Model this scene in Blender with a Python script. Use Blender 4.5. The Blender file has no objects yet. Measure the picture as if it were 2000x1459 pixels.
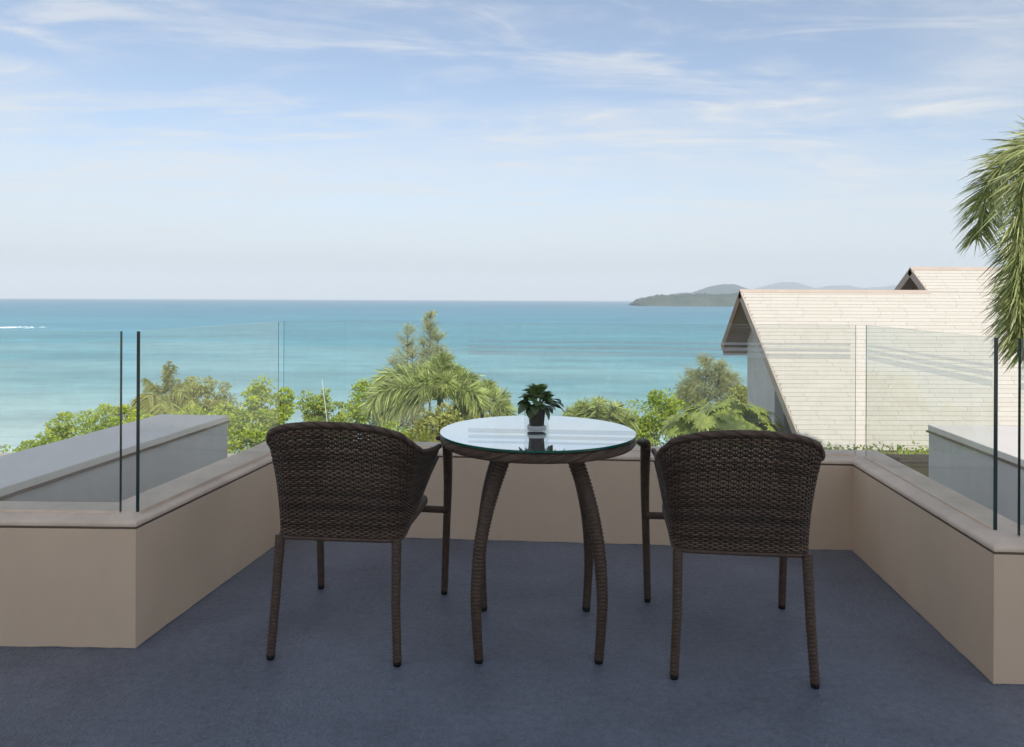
import bpy, math, random
import numpy as np
from mathutils import Matrix, Vector
R_ = math.radians
random.seed(7); rng = np.random.default_rng(7)
scn = bpy.context.scene
COL = scn.collection

# ------------------------------------------------------------------ camera
EYE = 1.22; FPX = 1440.0; ROW0 = 583.3; ROLL = 0.0048
cam = bpy.data.cameras.new('camera')
cam.sensor_width = 36; cam.lens = 36 * FPX / 2000
cam.shift_y = -(729.5 - ROW0) / 2000
cam.clip_start = 0.05; cam.clip_end = 80000
camo = bpy.data.objects.new('camera', cam); COL.objects.link(camo)
camo.matrix_world = Matrix.Translation((0, 0, EYE)) @ Matrix.Rotation(math.pi/2, 4, 'X') @ Matrix.Rotation(ROLL, 4, 'Z')
scn.camera = camo

# ------------------------------------------------------------------ sun, sky, exposure
SUN = Vector((0.22, -0.78, 0.55)).normalized()
sl = bpy.data.lights.new('sun', 'SUN'); sl.energy = 2.0; sl.angle = R_(0.5); sl.color = (1.0, 0.95, 0.87)
so = bpy.data.objects.new('sun', sl); COL.objects.link(so)
so.rotation_euler = SUN.to_track_quat('Z', 'Y').to_euler()
w = bpy.data.worlds.new('World'); scn.world = w; w.use_nodes = True
nt = w.node_tree; nt.nodes.clear()
def wn(t, **k):
    n = nt.nodes.new(t)
    for a, b in k.items(): setattr(n, a, b)
    return n
def wmath(op, a, b=None, clamp=False):
    n = wn('ShaderNodeMath', operation=op, use_clamp=clamp)
    for i, v in enumerate((a, b)):
        if v is None: continue
        if isinstance(v, (int, float)): n.inputs[i].default_value = v
        else: nt.links.new(v, n.inputs[i])
    return n.outputs[0]
sky = wn('ShaderNodeTexSky', sky_type='NISHITA', sun_disc=False)
sky.sun_elevation = math.asin(SUN.z); sky.sun_rotation = math.atan2(SUN.x, SUN.y)
sky.altitude = 20; sky.air_density = 1.0; sky.dust_density = 0.8; sky.ozone_density = 4.0
tc = wn('ShaderNodeTexCoord'); sp = wn('ShaderNodeSeparateXYZ')
nt.links.new(tc.outputs['Generated'], sp.inputs[0])
zz = wmath('ADD', wmath('MAXIMUM', sp.outputs[2], 0.0), 0.10)
cx = wmath('DIVIDE', sp.outputs[0], zz); cy = wmath('DIVIDE', sp.outputs[1], zz)
cb = wn('ShaderNodeCombineXYZ'); nt.links.new(cx, cb.inputs[0]); nt.links.new(cy, cb.inputs[1])
def cloud(rot, scale, loc, nscale, detail, rough, lo, hi, dist=0.0):
    m = wn('ShaderNodeMapping'); m.inputs['Rotation'].default_value = (0, 0, rot); m.inputs['Scale'].default_value = scale
    m.inputs['Location'].default_value = loc
    nt.links.new(cb.outputs[0], m.inputs[0])
    n = wn('ShaderNodeTexNoise'); n.inputs['Scale'].default_value = nscale; n.inputs['Detail'].default_value = detail
    n.inputs['Roughness'].default_value = rough; n.inputs['Distortion'].default_value = dist
    nt.links.new(m.outputs[0], n.inputs['Vector'])
    r = wn('ShaderNodeMapRange', interpolation_type='SMOOTHSTEP'); r.inputs[1].default_value = lo; r.inputs[2].default_value = hi
    nt.links.new(n.outputs[0], r.inputs[0])
    return r.outputs[0]
c1 = cloud(R_(40), (0.50, 1.2, 1), (2.1, 0.9, 0), 1.8, 11, 0.66, 0.47, 0.68, 1.2)
c2 = cloud(R_(-12), (0.30, 0.8, 1), (1.2, 5.3, 0), 1.1, 8, 0.58, 0.42, 0.64, 0.6)
c3 = cloud(R_(10), (0.8, 1.6, 1), (4.0, 2.2, 0), 3.2, 8, 0.62, 0.46, 0.80, 0.3)
cov = wmath('ADD', wmath('ADD', wmath('MULTIPLY', c1, 0.60), wmath('MULTIPLY', c2, 0.40)), wmath('MULTIPLY', c3, 0.32), True)
# thin high veil thickens towards the horizon, the same all the way round
hz = wn('ShaderNodeMapRange', interpolation_type='SMOOTHSTEP'); nt.links.new(sp.outputs[2], hz.inputs[0])
hz.inputs[1].default_value = 0.25; hz.inputs[2].default_value = -0.02; hz.inputs[3].default_value = 0.05; hz.inputs[4].default_value = 1.0
one_m = wmath('SUBTRACT', 1.0, hz.outputs[0])
fac = wmath('SUBTRACT', 1.0, wmath('MULTIPLY', one_m, wmath('SUBTRACT', 1.0, cov)), True)
mx = wn('ShaderNodeMix', data_type='RGBA'); nt.links.new(fac, mx.inputs[0])
hs_ = wn('ShaderNodeHueSaturation'); hs_.inputs['Saturation'].default_value = .82; nt.links.new(sky.outputs[0], hs_.inputs['Color']); nt.links.new(hs_.outputs[0], mx.inputs[6]); mx.inputs[7].default_value = (5.5, 5.5, 5.55, 1)
bg = wn('ShaderNodeBackground'); bg.inputs[1].default_value = 0.078
nt.links.new(mx.outputs[2], bg.inputs[0])
wo = wn('ShaderNodeOutputWorld'); nt.links.new(bg.outputs[0], wo.inputs[0])
scn.view_settings.view_transform = 'Standard'; scn.view_settings.look = 'None'
scn.view_settings.exposure = 0.95; scn.view_settings.gamma = 1.0; scn.view_settings.use_curve_mapping = False
scn.cycles.max_bounces = 10; scn.cycles.transparent_max_bounces = 16; scn.cycles.volume_bounces = 2
scn.cycles.caustics_reflective = False; scn.cycles.caustics_refractive = False
scn.cycles.sample_clamp_indirect = 6.0
try: scn.cycles.use_denoising = True
except Exception: pass

# ------------------------------------------------------------------ helpers
def ray(px, py):
    u = px - 1000; v = py - ROW0
    return (u + ROLL*v)/FPX, -(v - ROLL*u)/FPX
def at(px, py, y):                      # a sight line of the photograph at distance y
    a, b = ray(px, py); return Vector((a*y, y, EYE + b*y))

def link(o, parent=None):
    COL.objects.link(o)
    if parent is not None: o.parent = parent
    return o
def tag(o, label=None, cat=None, group=None, kind=None):
    if label: o['label'] = label
    if cat: o['category'] = cat
    if group: o['group'] = group
    if kind: o['kind'] = kind
    return o
def empty(name, loc=(0, 0, 0), rz=0.0):
    o = bpy.data.objects.new(name, None); o.empty_display_size = 0.1
    o.location = loc; o.rotation_euler = (0, 0, rz); COL.objects.link(o); return o

def mesh_np(name, V, F, smooth=False):
    """V (n,3) array; F list of arrays, each (m,k)"""
    V = np.asarray(V, dtype=np.float32)
    me = bpy.data.meshes.new(name)
    me.vertices.add(len(V)); me.vertices.foreach_set('co', V.ravel())
    if not isinstance(F, (list, tuple)): F = [F]
    F = [np.asarray(f, dtype=np.int32) for f in F if len(f)]
    nl = sum(f.size for f in F); npol = sum(len(f) for f in F)
    me.loops.add(nl); me.polygons.add(npol)
    me.loops.foreach_set('vertex_index', np.concatenate([f.ravel() for f in F]))
    st = []; s = 0
    for f in F:
        st.append(s + np.arange(len(f))*f.shape[1]); s += f.size
    me.polygons.foreach_set('loop_start', np.concatenate(st).astype(np.int32))
    me.update(calc_edges=True); me.validate()
    if smooth: me.polygons.foreach_set('use_smooth', np.ones(npol, dtype=bool))
    return me
def obj(name, me, mat, parent=None):
    o = bpy.data.objects.new(name, me)
    if mat is not None and len(me.materials) == 0: me.materials.append(mat)
    return link(o, parent)

class MB:
    def __init__(s): s.v = []; s.f = []; s.mi = []; s.n = 0
    def add(s, V, F, mi=0):
        V = np.asarray(V, dtype=float)
        s.v.append(V); 
        for f in F: s.f.append(tuple(int(i)+s.n for i in f)); s.mi.append(mi)
        s.n += len(V); return s
    def box(s, x0, x1, y0, y1, z0, z1, mi=0):
        V = [(x, y, z) for z in (z0, z1) for y in (y0, y1) for x in (x0, x1)]
        return s.add(V, [(0,2,3,1),(4,5,7,6),(0,1,5,4),(2,6,7,3),(0,4,6,2),(1,3,7,5)], mi)
    def prism(s, poly, z0, z1, mi=0):       # plan polygon, counter-clockwise
        n = len(poly)
        V = [(p[0], p[1], z0) for p in poly] + [(p[0], p[1], z1) for p in poly]
        F = [tuple(range(n-1, -1, -1)), tuple(range(n, 2*n))] + [(i, (i+1) % n, n+(i+1) % n, n+i) for i in range(n)]
        return s.add(V, F, mi)
    def hexa(s, a, b, mi=0):                # two quads a (4) and b (4)
        return s.add(list(a)+list(b), [(3,2,1,0),(4,5,6,7),(0,1,5,4),(1,2,6,5),(2,3,7,6),(3,0,4,7)], mi)
    def build(s, name, mats, parent=None, smooth=False, bevel=0.0):
        me = bpy.data.meshes.new(name)
        V = np.concatenate(s.v)
        me.from_pydata([tuple(v) for v in V], [], s.f)
        mats = mats if isinstance(mats, (list, tuple)) else [mats]
        for m in mats: me.materials.append(m)
        me.polygons.foreach_set('material_index', s.mi)
        if smooth: me.polygons.foreach_set('use_smooth', [True]*len(s.f))
        me.update()
        o = link(bpy.data.objects.new(name, me), parent)
        if bevel:
            m = o.modifiers.new('bevel', 'BEVEL'); m.width = bevel; m.segments = 2; m.limit_method = 'ANGLE'; m.angle_limit = R_(40)
        return o

def frames(path):
    P = np.asarray(path, float); T = np.gradient(P, axis=0); T /= np.linalg.norm(T, axis=1)[:, None]
    N = np.zeros_like(T); up = np.array([0, 0, 1.0]) if abs(T[0][2]) < .9 else np.array([1.0, 0, 0])
    n = np.cross(up, T[0]); n /= np.linalg.norm(n)
    for i in range(len(P)):
        n = n - T[i]*np.dot(n, T[i]); n /= np.linalg.norm(n); N[i] = n
    return P, T, N, np.cross(T, N)
def resample(path, step):
    P = np.asarray(path, float); d = np.r_[0, np.cumsum(np.linalg.norm(np.diff(P, axis=0), axis=1))]
    n = max(2, int(round(d[-1]/step))+1); s = np.linspace(0, d[-1], n)
    return np.stack([np.interp(s, d, P[:, k]) for k in range(3)], 1), s
def spline(pts, n=24):                       # Catmull-Rom through pts
    P = np.asarray(pts, float); P = np.vstack([2*P[0]-P[1], P, 2*P[-1]-P[-2]]); out = []
    for i in range(1, len(P)-2):
        t = np.linspace(0, 1, n, endpoint=False)[:, None]
        p0, p1, p2, p3 = P[i-1], P[i], P[i+1], P[i+2]
        out.append(.5*((2*p1)+(-p0+p2)*t+(2*p0-5*p1+4*p2-p3)*t**2+(-p0+3*p1-3*p2+p3)*t**3))
    return np.vstack(out+[P[-2][None]])
def tube(path, rad, k=10, caps=True, ell=None, nref=None):
    """rad array per point; ell = (a,b) multipliers for the two cross axes"""
    P, T, N, B = frames(path); n = len(P)
    if nref is not None:
        N = np.asarray(nref, float)[None] - T*(T@np.asarray(nref, float))[:, None]; N /= np.linalg.norm(N, axis=1)[:, None]; B = np.cross(T, N)
    rad = np.broadcast_to(np.asarray(rad, float), (n,))
    a = np.linspace(0, 2*np.pi, k, endpoint=False)
    ea, eb = ell if ell is not None else (1, 1)
    ea = np.broadcast_to(ea, (n,)); eb = np.broadcast_to(eb, (n,))
    V = (P[:, None] + (rad*ea)[:, None, None]*np.cos(a)[None, :, None]*N[:, None] + (rad*eb)[:, None, None]*np.sin(a)[None, :, None]*B[:, None]).reshape(-1, 3)
    i = np.arange(n-1)[:, None]*k; j = np.arange(k)[None]; j2 = (j+1) % k
    Q = np.stack([i+j, i+j2, i+k+j2, i+k+j], -1).reshape(-1, 4)
    F = [Q]
    if caps:
        V = np.vstack([V, P[:1], P[-1:]]); c0 = len(V)-2; c1_ = len(V)-1; jj = np.arange(k); j3 = (jj+1) % k
        F.append(np.stack([np.full(k, c0), j3, jj], -1)); F.append(np.stack([np.full(k, c1_), (n-1)*k+jj, (n-1)*k+j3], -1))
    return V, F
def merge(parts):
    V = []; F = {}; n = 0
    for v, fs in parts:
        V.append(v)
        for f in (fs if isinstance(fs, (list, tuple)) else [fs]):
            F.setdefault(f.shape[1], []).append(f+n)
        n += len(v)
    return np.vstack(V), [np.vstack(f) for f in F.values()]
def wrapped(path, r0, pitch=.0100, amp=.13, k=10, ell=None, nref=None, round_top=False):
    """a rod wound round with cane: rings of real relief"""
    P, s = resample(path, pitch/3)
    L = s[-1]; t = s/L
    r = np.interp(t, np.linspace(0, 1, len(r0)), r0) if hasattr(r0, '__len__') else np.full(len(s), r0)
    ph = s/pitch
    r = r*(1 - amp + amp*np.abs(np.sin(np.pi*ph)))
    if round_top: r = r*np.sqrt(np.clip(1-np.clip((s-(L-.022))/.022, 0, .98)**2, 0, 1))
    if ell is not None:
        ell = (np.interp(t, np.linspace(0, 1, len(ell[0])), ell[0]), np.interp(t, np.linspace(0, 1, len(ell[1])), ell[1]))
    return tube(P, r, k, True, ell, nref)
def blades(p, d, L, wd, droop, nseg=3, side=None, taper=1.0):
    N = len(p); d = d/np.linalg.norm(d, axis=1)[:, None]
    if side is None: side = rng.normal(size=(N, 3))
    side = np.cross(d, side); side /= (np.linalg.norm(side, axis=1)[:, None]+1e-9)
    L = np.broadcast_to(L, (N,)); wd = np.broadcast_to(wd, (N,)); droop = np.broadcast_to(droop, (N,))
    t = np.linspace(0, 1, nseg+1)
    prof = np.array([.55]+[1-.9*max(0, (x-.35)/.65)**1.3 for x in t[1:]])
    C = p[:, None] + d[:, None]*(L[:, None]*t)[..., None] + np.array([0, 0, -1.0])*(droop*L)[:, None, None]*(t**2)[None, :, None]
    W = side[:, None]*(wd[:, None]*prof[None]*.5)[..., None]
    V = np.stack([C-W, C+W], 2).reshape(-1, 3)
    b = np.arange(N)[:, None]*(nseg+1)*2 + np.arange(nseg)[None]*2
    return V, [np.stack([b, b+1, b+3, b+2], -1).reshape(-1, 4)]
def leaves(p, d, n, L, W):
    """folded diamond leaves"""
    N = len(p); d = d/np.linalg.norm(d, axis=1)[:, None]
    s = np.cross(d, n); s /= np.linalg.norm(s, axis=1)[:, None]+1e-9
    L = np.broadcast_to(L, (N,))[:, None]; W = np.broadcast_to(W, (N,))[:, None]
    up = np.cross(s, d)
    V = np.stack([p, p+d*L*.45-s*W*.5+up*W*.12, p+d*L, p+d*L*.45+s*W*.5+up*W*.12], 1).reshape(-1, 3)
    b = np.arange(N)[:, None]*4
    return V, [np.hstack([b, b+1, b+2]), np.hstack([b, b+2, b+3])]
def unit(n): 
    v = rng.normal(size=(n, 3)); return v/np.linalg.norm(v, axis=1)[:, None]

# ------------------------------------------------------------------ materials
M = {}
def mat(name, color, rough=.6, spec=.5, var=0, noise=None, bump=None, trans=0, coat=0, metal=0, tint2=None, hue=0.0):
    """noise=(scale, amount, detail) colour mottling; bump=(scale, strength, distance); var = per-island value change"""
    m = bpy.data.materials.new(name); m.use_nodes = True; t = m.node_tree; b = t.nodes['Principled BSDF']
    b.inputs['Roughness'].default_value = rough; b.inputs['Specular IOR Level'].default_value = spec
    b.inputs['Metallic'].default_value = metal; b.inputs['Coat Weight'].default_value = coat
    c = t.nodes.new('ShaderNodeRGB'); c.outputs[0].default_value = (*color, 1); out = c.outputs[0]
    tcn = t.nodes.new('ShaderNodeTexCoord')
    def mixc(fac, a, bcol):
        x = t.nodes.new('ShaderNodeMix'); x.data_type = 'RGBA'
        t.links.new(fac, x.inputs[0]); t.links.new(a, x.inputs[6])
        if isinstance(bcol, tuple): x.inputs[7].default_value = (*bcol, 1)
        else: t.links.new(bcol, x.inputs[7])
        return x.outputs[2]
    if noise:
        n = t.nodes.new('ShaderNodeTexNoise'); n.inputs['Scale'].default_value = noise[0]; n.inputs['Detail'].default_value = noise[2]
        n.inputs['Roughness'].default_value = .6
        t.links.new(tcn.outputs['Object'], n.inputs['Vector'])
        mr = t.nodes.new('ShaderNodeMapRange'); mr.inputs[1].default_value = .3; mr.inputs[2].default_value = .7
        t.links.new(n.outputs[0], mr.inputs[0])
        c2_ = tint2 if tint2 else tuple(x*(1-noise[1]) for x in color)
        out = mixc(mr.outputs[0], out, c2_)
    if var:
        g = t.nodes.new('ShaderNodeNewGeometry')
        mr = t.nodes.new('ShaderNodeMapRange'); mr.inputs[3].default_value = 1-var; mr.inputs[4].default_value = 1+var
        t.links.new(g.outputs['Random Per Island'], mr.inputs[0])
        h = t.nodes.new('ShaderNodeHueSaturation'); t.links.new(out, h.inputs['Color']); t.links.new(mr.outputs[0], h.inputs['Value'])
        if hue:
            wno = t.nodes.new('ShaderNodeTexWhiteNoise'); wno.noise_dimensions = '1D'; t.links.new(g.outputs['Random Per Island'], wno.inputs['W'])
            mh = t.nodes.new('ShaderNodeMapRange'); mh.inputs[3].default_value = .5-hue; mh.inputs[4].default_value = .5+hue
            t.links.new(wno.outputs[0], mh.inputs[0]); t.links.new(mh.outputs[0], h.inputs['Hue'])
        out = h.outputs[0]
    t.links.new(out, b.inputs['Base Color'])
    if bump:
        n = t.nodes.new('ShaderNodeTexNoise'); n.inputs['Scale'].default_value = bump[0]; n.inputs['Detail'].default_value = 5
        t.links.new(tcn.outputs['Object'], n.inputs['Vector'])
        bp = t.nodes.new('ShaderNodeBump'); bp.inputs['Strength'].default_value = bump[1]; bp.inputs['Distance'].default_value = bump[2]
        t.links.new(n.outputs[0], bp.inputs['Height']); t.links.new(bp.outputs[0], b.inputs['Normal'])
    if trans:
        tr = t.nodes.new('ShaderNodeBsdfTranslucent'); t.links.new(out, tr.inputs[0])
        ms = t.nodes.new('ShaderNodeMixShader'); ms.inputs[0].default_value = trans
        t.links.new(b.outputs[0], ms.inputs[1]); t.links.new(tr.outputs[0], ms.inputs[2])
        t.links.new(ms.outputs[0], t.nodes['Material Output'].inputs[0])
    M[name] = m; return m

mat('taupe', (.79, .605, .43), .75, .25, noise=(1.6, .07, 6), bump=(90, .12, .003))
mat('coping', (.88, .70, .54), .6, .35, noise=(7, .16, 7), bump=(60, .2, .004))
mat('grey_render', (.72, .69, .66), .8, .2, noise=(2.5, .08, 6), bump=(80, .12, .003))
mat('white_paint', (.87, .80, .73), .7, .3, noise=(2.5, .05, 6), bump=(80, .1, .003))
mat('groove', (.26, .20, .15), .9, .1)  # shade of the recess put into the colour
mat('added_wall_paint', (.80, .76, .70), .8, .2, noise=(2, .05, 4))
mat('bounce_floor_pale', (.72, .66, .58), .7, .3, noise=(3, .1, 6))  # pale so that the added floor bounces light
mat('pale_roof', (.58, .53, .45), .8, .2, noise=(3, .12, 6))
mat('wicker_wrap', (.105, .070, .047), .52, .38, var=.2, noise=(50, .35, 3))
mat('wicker', (.125, .083, .058), .55, .35, var=.45, noise=(40, .30, 3))
mat('wicker_dark', (.04, .03, .024), .5, .4)
mat('rubber', (.012, .012, .012), .6, .3)
mat('glass_edge', (.010, .034, .036), .12, .6)
mat('glass_edge_thin', (.10, .20, .20), .12, .6)
mat('table_edge', (.0, .10, .065), .12, .6)
mat('wood_soffit', (.40, .27, .18), .7, .2, noise=(3, .35, 5))
mat('wood_board', (.44, .29, .21), .7, .2, noise=(2, .25, 5))
mat('fascia', (.58, .48, .40), .7, .2, noise=(2, .12, 5))
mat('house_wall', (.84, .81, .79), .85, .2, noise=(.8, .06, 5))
mat('house_recess_shade', (.45, .44, .43), .85, .2, noise=(.8, .10, 5))  # house wall colour with the shade of the recess put in
mat('underlay', (.44, .38, .32), .9, .1)
mat('olive_shade', (.085, .075, .045), .85, .2, noise=(1.5, .3, 5))  # shade below the eave put into a dark base colour
mat('bark', (.14, .11, .085), .9, .1, noise=(6, .4, 5), bump=(20, .5, .02))
mat('palm_bark', (.25, .23, .20), .9, .1, noise=(5, .35, 5), bump=(15, .5, .02))
mat('leaf_yellow', (.48, .58, .085), .5, .35, var=.38, trans=.42, hue=.02)
mat('leaf_mid', (.42, .51, .10), .5, .35, var=.40, trans=.40, hue=.02)
mat('leaf_olive', (.46, .48, .14), .55, .3, var=.40, trans=.38, hue=.02)
mat('leaf_dark', (.065, .115, .028), .5, .35, var=.40, trans=.35, hue=.02)
mat('needle', (.56, .59, .32), .6, .25, var=.35, trans=.35, hue=.015)
mat('frond', (.48, .55, .20), .42, .45, var=.55, trans=.36, hue=.02)
mat('frond_near', (.44, .48, .20), .38, .5, var=.55, trans=.34, hue=.02)
mat('frond_yellow', (.40, .42, .06), .45, .4, var=.30, trans=.40, hue=.02)
mat('papaya_leaf', (.50, .58, .16), .45, .4, var=.25, trans=.42)
mat('stalk', (.20, .23, .09), .6, .3)
mat('pot_leaf', (.125, .185, .075), .38, .5, var=.3, noise=(60, .35, 2), trans=.15)
mat('pot_leaf_new', (.18, .26, .09), .4, .5, var=.25, trans=.2)
mat('pot_dark', (.030, .024, .014), .6, .3, noise=(30, .4, 3))
mat('pebble', (.72, .72, .70), .5, .4, var=.15)
mat('ground', (.075, .095, .030), .95, .1, noise=(.35, .5, 8), tint2=(.12, .105, .06))
mat('sand', (.62, .56, .45), .95, .1, noise=(.4, .1, 6))
mat('foam', (.92, .94, .95), .9, .1)
mat('pole', (.70, .70, .66), .5, .4)
mat('pole_dark', (.10, .09, .085), .6, .3)
mat('forest', (.055, .080, .040), .95, .05, noise=(.012, .55, 10), tint2=(.13, .14, .09), bump=(.05, 1.0, 6.0))
mat('mountain', (.055, .075, .055), .95, .05, noise=(.002, .4, 8))

def shingle_mat():
    m = bpy.data.materials.new('shingle'); m.use_nodes = True; t = m.node_tree; b = t.nodes['Principled BSDF']
    b.inputs['Roughness'].default_value = .85; b.inputs['Specular IOR Level'].default_value = .15
    oi = t.nodes.new('ShaderNodeObjectInfo'); g = t.nodes.new('ShaderNodeNewGeometry')
    ad = t.nodes.new('ShaderNodeMath'); ad.operation = 'ADD'; t.links.new(oi.outputs['Random'], ad.inputs[0]); t.links.new(g.outputs['Random Per Island'], ad.inputs[1])
    fr = t.nodes.new('ShaderNodeMath'); fr.operation = 'FRACT'; t.links.new(ad.outputs[0], fr.inputs[0])
    r = t.nodes.new('ShaderNodeValToRGB'); t.links.new(fr.outputs[0], r.inputs[0])
    r.color_ramp.elements[0].color = (.605, .565, .49, 1); r.color_ramp.elements[1].color = (.64, .60, .525, 1)
    e = r.color_ramp.elements.new(.5); e.color = (.625, .585, .51, 1)
    tcn = t.nodes.new('ShaderNodeNewGeometry'); n = t.nodes.new('ShaderNodeTexNoise'); n.inputs['Scale'].default_value = 9; n.inputs['Detail'].default_value = 7
    t.links.new(tcn.outputs['Position'], n.inputs['Vector'])
    x = t.nodes.new('ShaderNodeMix'); x.data_type = 'RGBA'; x.blend_type = 'MULTIPLY'; x.inputs[0].default_value = .12
    cr = t.nodes.new('ShaderNodeMapRange'); cr.inputs[1].default_value = .3; cr.inputs[2].default_value = .7; cr.inputs[3].default_value = .72; cr.inputs[4].default_value = 1.1
    t.links.new(n.outputs[0], cr.inputs[0]); t.links.new(r.outputs[0], x.inputs[6]); t.links.new(cr.outputs[0], x.inputs[7])
    t.links.new(x.outputs[2], b.inputs['Base Color']); M['shingle'] = m
shingle_mat()
def streaks(m, amount):                        # rain streaks and patchy paint
    t = m.node_tree; b = t.nodes['Principled BSDF']; src = b.inputs['Base Color'].links[0].from_socket
    tcn = t.nodes.new('ShaderNodeTexCoord'); mp = t.nodes.new('ShaderNodeMapping'); mp.inputs['Scale'].default_value = (5, 5, 1.6); t.links.new(tcn.outputs['Object'], mp.inputs[0])
    n = t.nodes.new('ShaderNodeTexNoise'); n.inputs['Scale'].default_value = 1; n.inputs['Detail'].default_value = 7; n.inputs['Roughness'].default_value = .65; t.links.new(mp.outputs[0], n.inputs['Vector'])
    n2 = t.nodes.new('ShaderNodeTexNoise'); n2.inputs['Scale'].default_value = 1.1; n2.inputs['Detail'].default_value = 5; n2.inputs['Distortion'].default_value = .8; t.links.new(tcn.outputs['Object'], n2.inputs['Vector'])
    ad = t.nodes.new('ShaderNodeMath'); ad.operation = 'ADD'; t.links.new(n.outputs[0], ad.inputs[0]); t.links.new(n2.outputs[0], ad.inputs[1])
    mr = t.nodes.new('ShaderNodeMapRange'); mr.inputs[1].default_value = .75; mr.inputs[2].default_value = 1.25; mr.inputs[3].default_value = 1-amount; mr.inputs[4].default_value = 1+amount*.4; t.links.new(ad.outputs[0], mr.inputs[0])
    x = t.nodes.new('ShaderNodeMix'); x.data_type = 'RGBA'; x.blend_type = 'MULTIPLY'; x.inputs[0].default_value = 1; t.links.new(src, x.inputs[6]); t.links.new(mr.outputs[0], x.inputs[7]); t.links.new(x.outputs[2], b.inputs['Base Color'])
streaks(M['taupe'], .05); streaks(M['grey_render'], .07); streaks(M['coping'], .16); streaks(M['house_wall'], .10)

def clear_glass(name, tint, ior=1.6, salt=.07):
    """thin architectural glass: straight-through transparency with a Fresnel reflection on the outer faces"""
    m = bpy.data.materials.new(name); m.use_nodes = True; t = m.node_tree; t.nodes.remove(t.nodes['Principled BSDF'])
    tr = t.nodes.new('ShaderNodeBsdfTransparent'); tr.inputs[0].default_value = (*tint, 1)
    gl = t.nodes.new('ShaderNodeBsdfGlossy'); gl.inputs['Roughness'].default_value = 0.0
    fr = t.nodes.new('ShaderNodeFresnel'); fr.inputs[0].default_value = ior
    g = t.nodes.new('ShaderNodeNewGeometry')
    inv = t.nodes.new('ShaderNodeMath'); inv.operation = 'SUBTRACT'; inv.inputs[0].default_value = 1; t.links.new(g.outputs['Backfacing'], inv.inputs[1])
    mu = t.nodes.new('ShaderNodeMath'); mu.operation = 'MULTIPLY'; t.links.new(fr.outputs[0], mu.inputs[0]); t.links.new(inv.outputs[0], mu.inputs[1])
    ms = t.nodes.new('ShaderNodeMixShader'); t.links.new(mu.outputs[0], ms.inputs[0])
    t.links.new(tr.outputs[0], ms.inputs[1]); t.links.new(gl.outputs[0], ms.inputs[2])
    df = t.nodes.new('ShaderNodeBsdfDiffuse'); df.inputs[0].default_value = (.85, .87, .88, 1)     # dried salt and smears
    tcn = t.nodes.new('ShaderNodeTexCoord'); n = t.nodes.new('ShaderNodeTexNoise'); n.inputs['Scale'].default_value = 7; n.inputs['Detail'].default_value = 8; n.inputs['Roughness'].default_value = .7; n.inputs['Distortion'].default_value = 1.5
    t.links.new(tcn.outputs['Object'], n.inputs['Vector'])
    mr = t.nodes.new('ShaderNodeMapRange'); mr.inputs[1].default_value = .42; mr.inputs[2].default_value = .75; mr.inputs[3].default_value = salt*.3; mr.inputs[4].default_value = salt; t.links.new(n.outputs[0], mr.inputs[0])
    m3 = t.nodes.new('ShaderNodeMixShader'); t.links.new(mr.outputs[0], m3.inputs[0]); t.links.new(ms.outputs[0], m3.inputs[1]); t.links.new(df.outputs[0], m3.inputs[2])
    t.links.new(m3.outputs[0], t.nodes['Material Output'].inputs[0]); M[name] = m
clear_glass('pane', (.975, .988, .972), 1.6)
clear_glass('vase_glass', (.97, .985, .98), 1.5, .01)

def film_mat():                                # etched stripe film: a thin light scatterer
    m = bpy.data.materials.new('etched_film'); m.use_nodes = True; t = m.node_tree; b = t.nodes['Principled BSDF']
    b.inputs['Base Color'].default_value = (.92, .92, .95, 1); b.inputs['Roughness'].default_value = .7
    tl = t.nodes.new('ShaderNodeBsdfTranslucent'); tl.inputs[0].default_value = (.92, .92, .95, 1)
    m1 = t.nodes.new('ShaderNodeMixShader'); m1.inputs[0].default_value = .88
    t.links.new(b.outputs[0], m1.inputs[1]); t.links.new(tl.outputs[0], m1.inputs[2])
    tr = t.nodes.new('ShaderNodeBsdfTransparent'); m2 = t.nodes.new('ShaderNodeMixShader'); m2.inputs[0].default_value = .36
    t.links.new(tr.outputs[0], m2.inputs[1]); t.links.new(m1.outputs[0], m2.inputs[2])
    t.links.new(m2.outputs[0], t.nodes['Material Output'].inputs[0]); M['etched_film'] = m
film_mat()

def table_glass():
    m = bpy.data.materials.new('table_glass'); m.use_nodes = True; t = m.node_tree; b = t.nodes['Principled BSDF']
    b.inputs['Base Color'].default_value = (.62, .66, .68, 1); b.inputs['Roughness'].default_value = .25
    gl = t.nodes.new('ShaderNodeBsdfGlossy'); gl.inputs[0].default_value = (1, 1, 1, 1); gl.inputs['Roughness'].default_value = 0.01
    ms = t.nodes.new('ShaderNodeMixShader'); ms.inputs[0].default_value = .95
    t.links.new(b.outputs[0], ms.inputs[1]); t.links.new(gl.outputs[0], ms.inputs[2])
    t.links.new(ms.outputs[0], t.nodes['Material Output'].inputs[0]); M['table_glass'] = m
table_glass()

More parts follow.
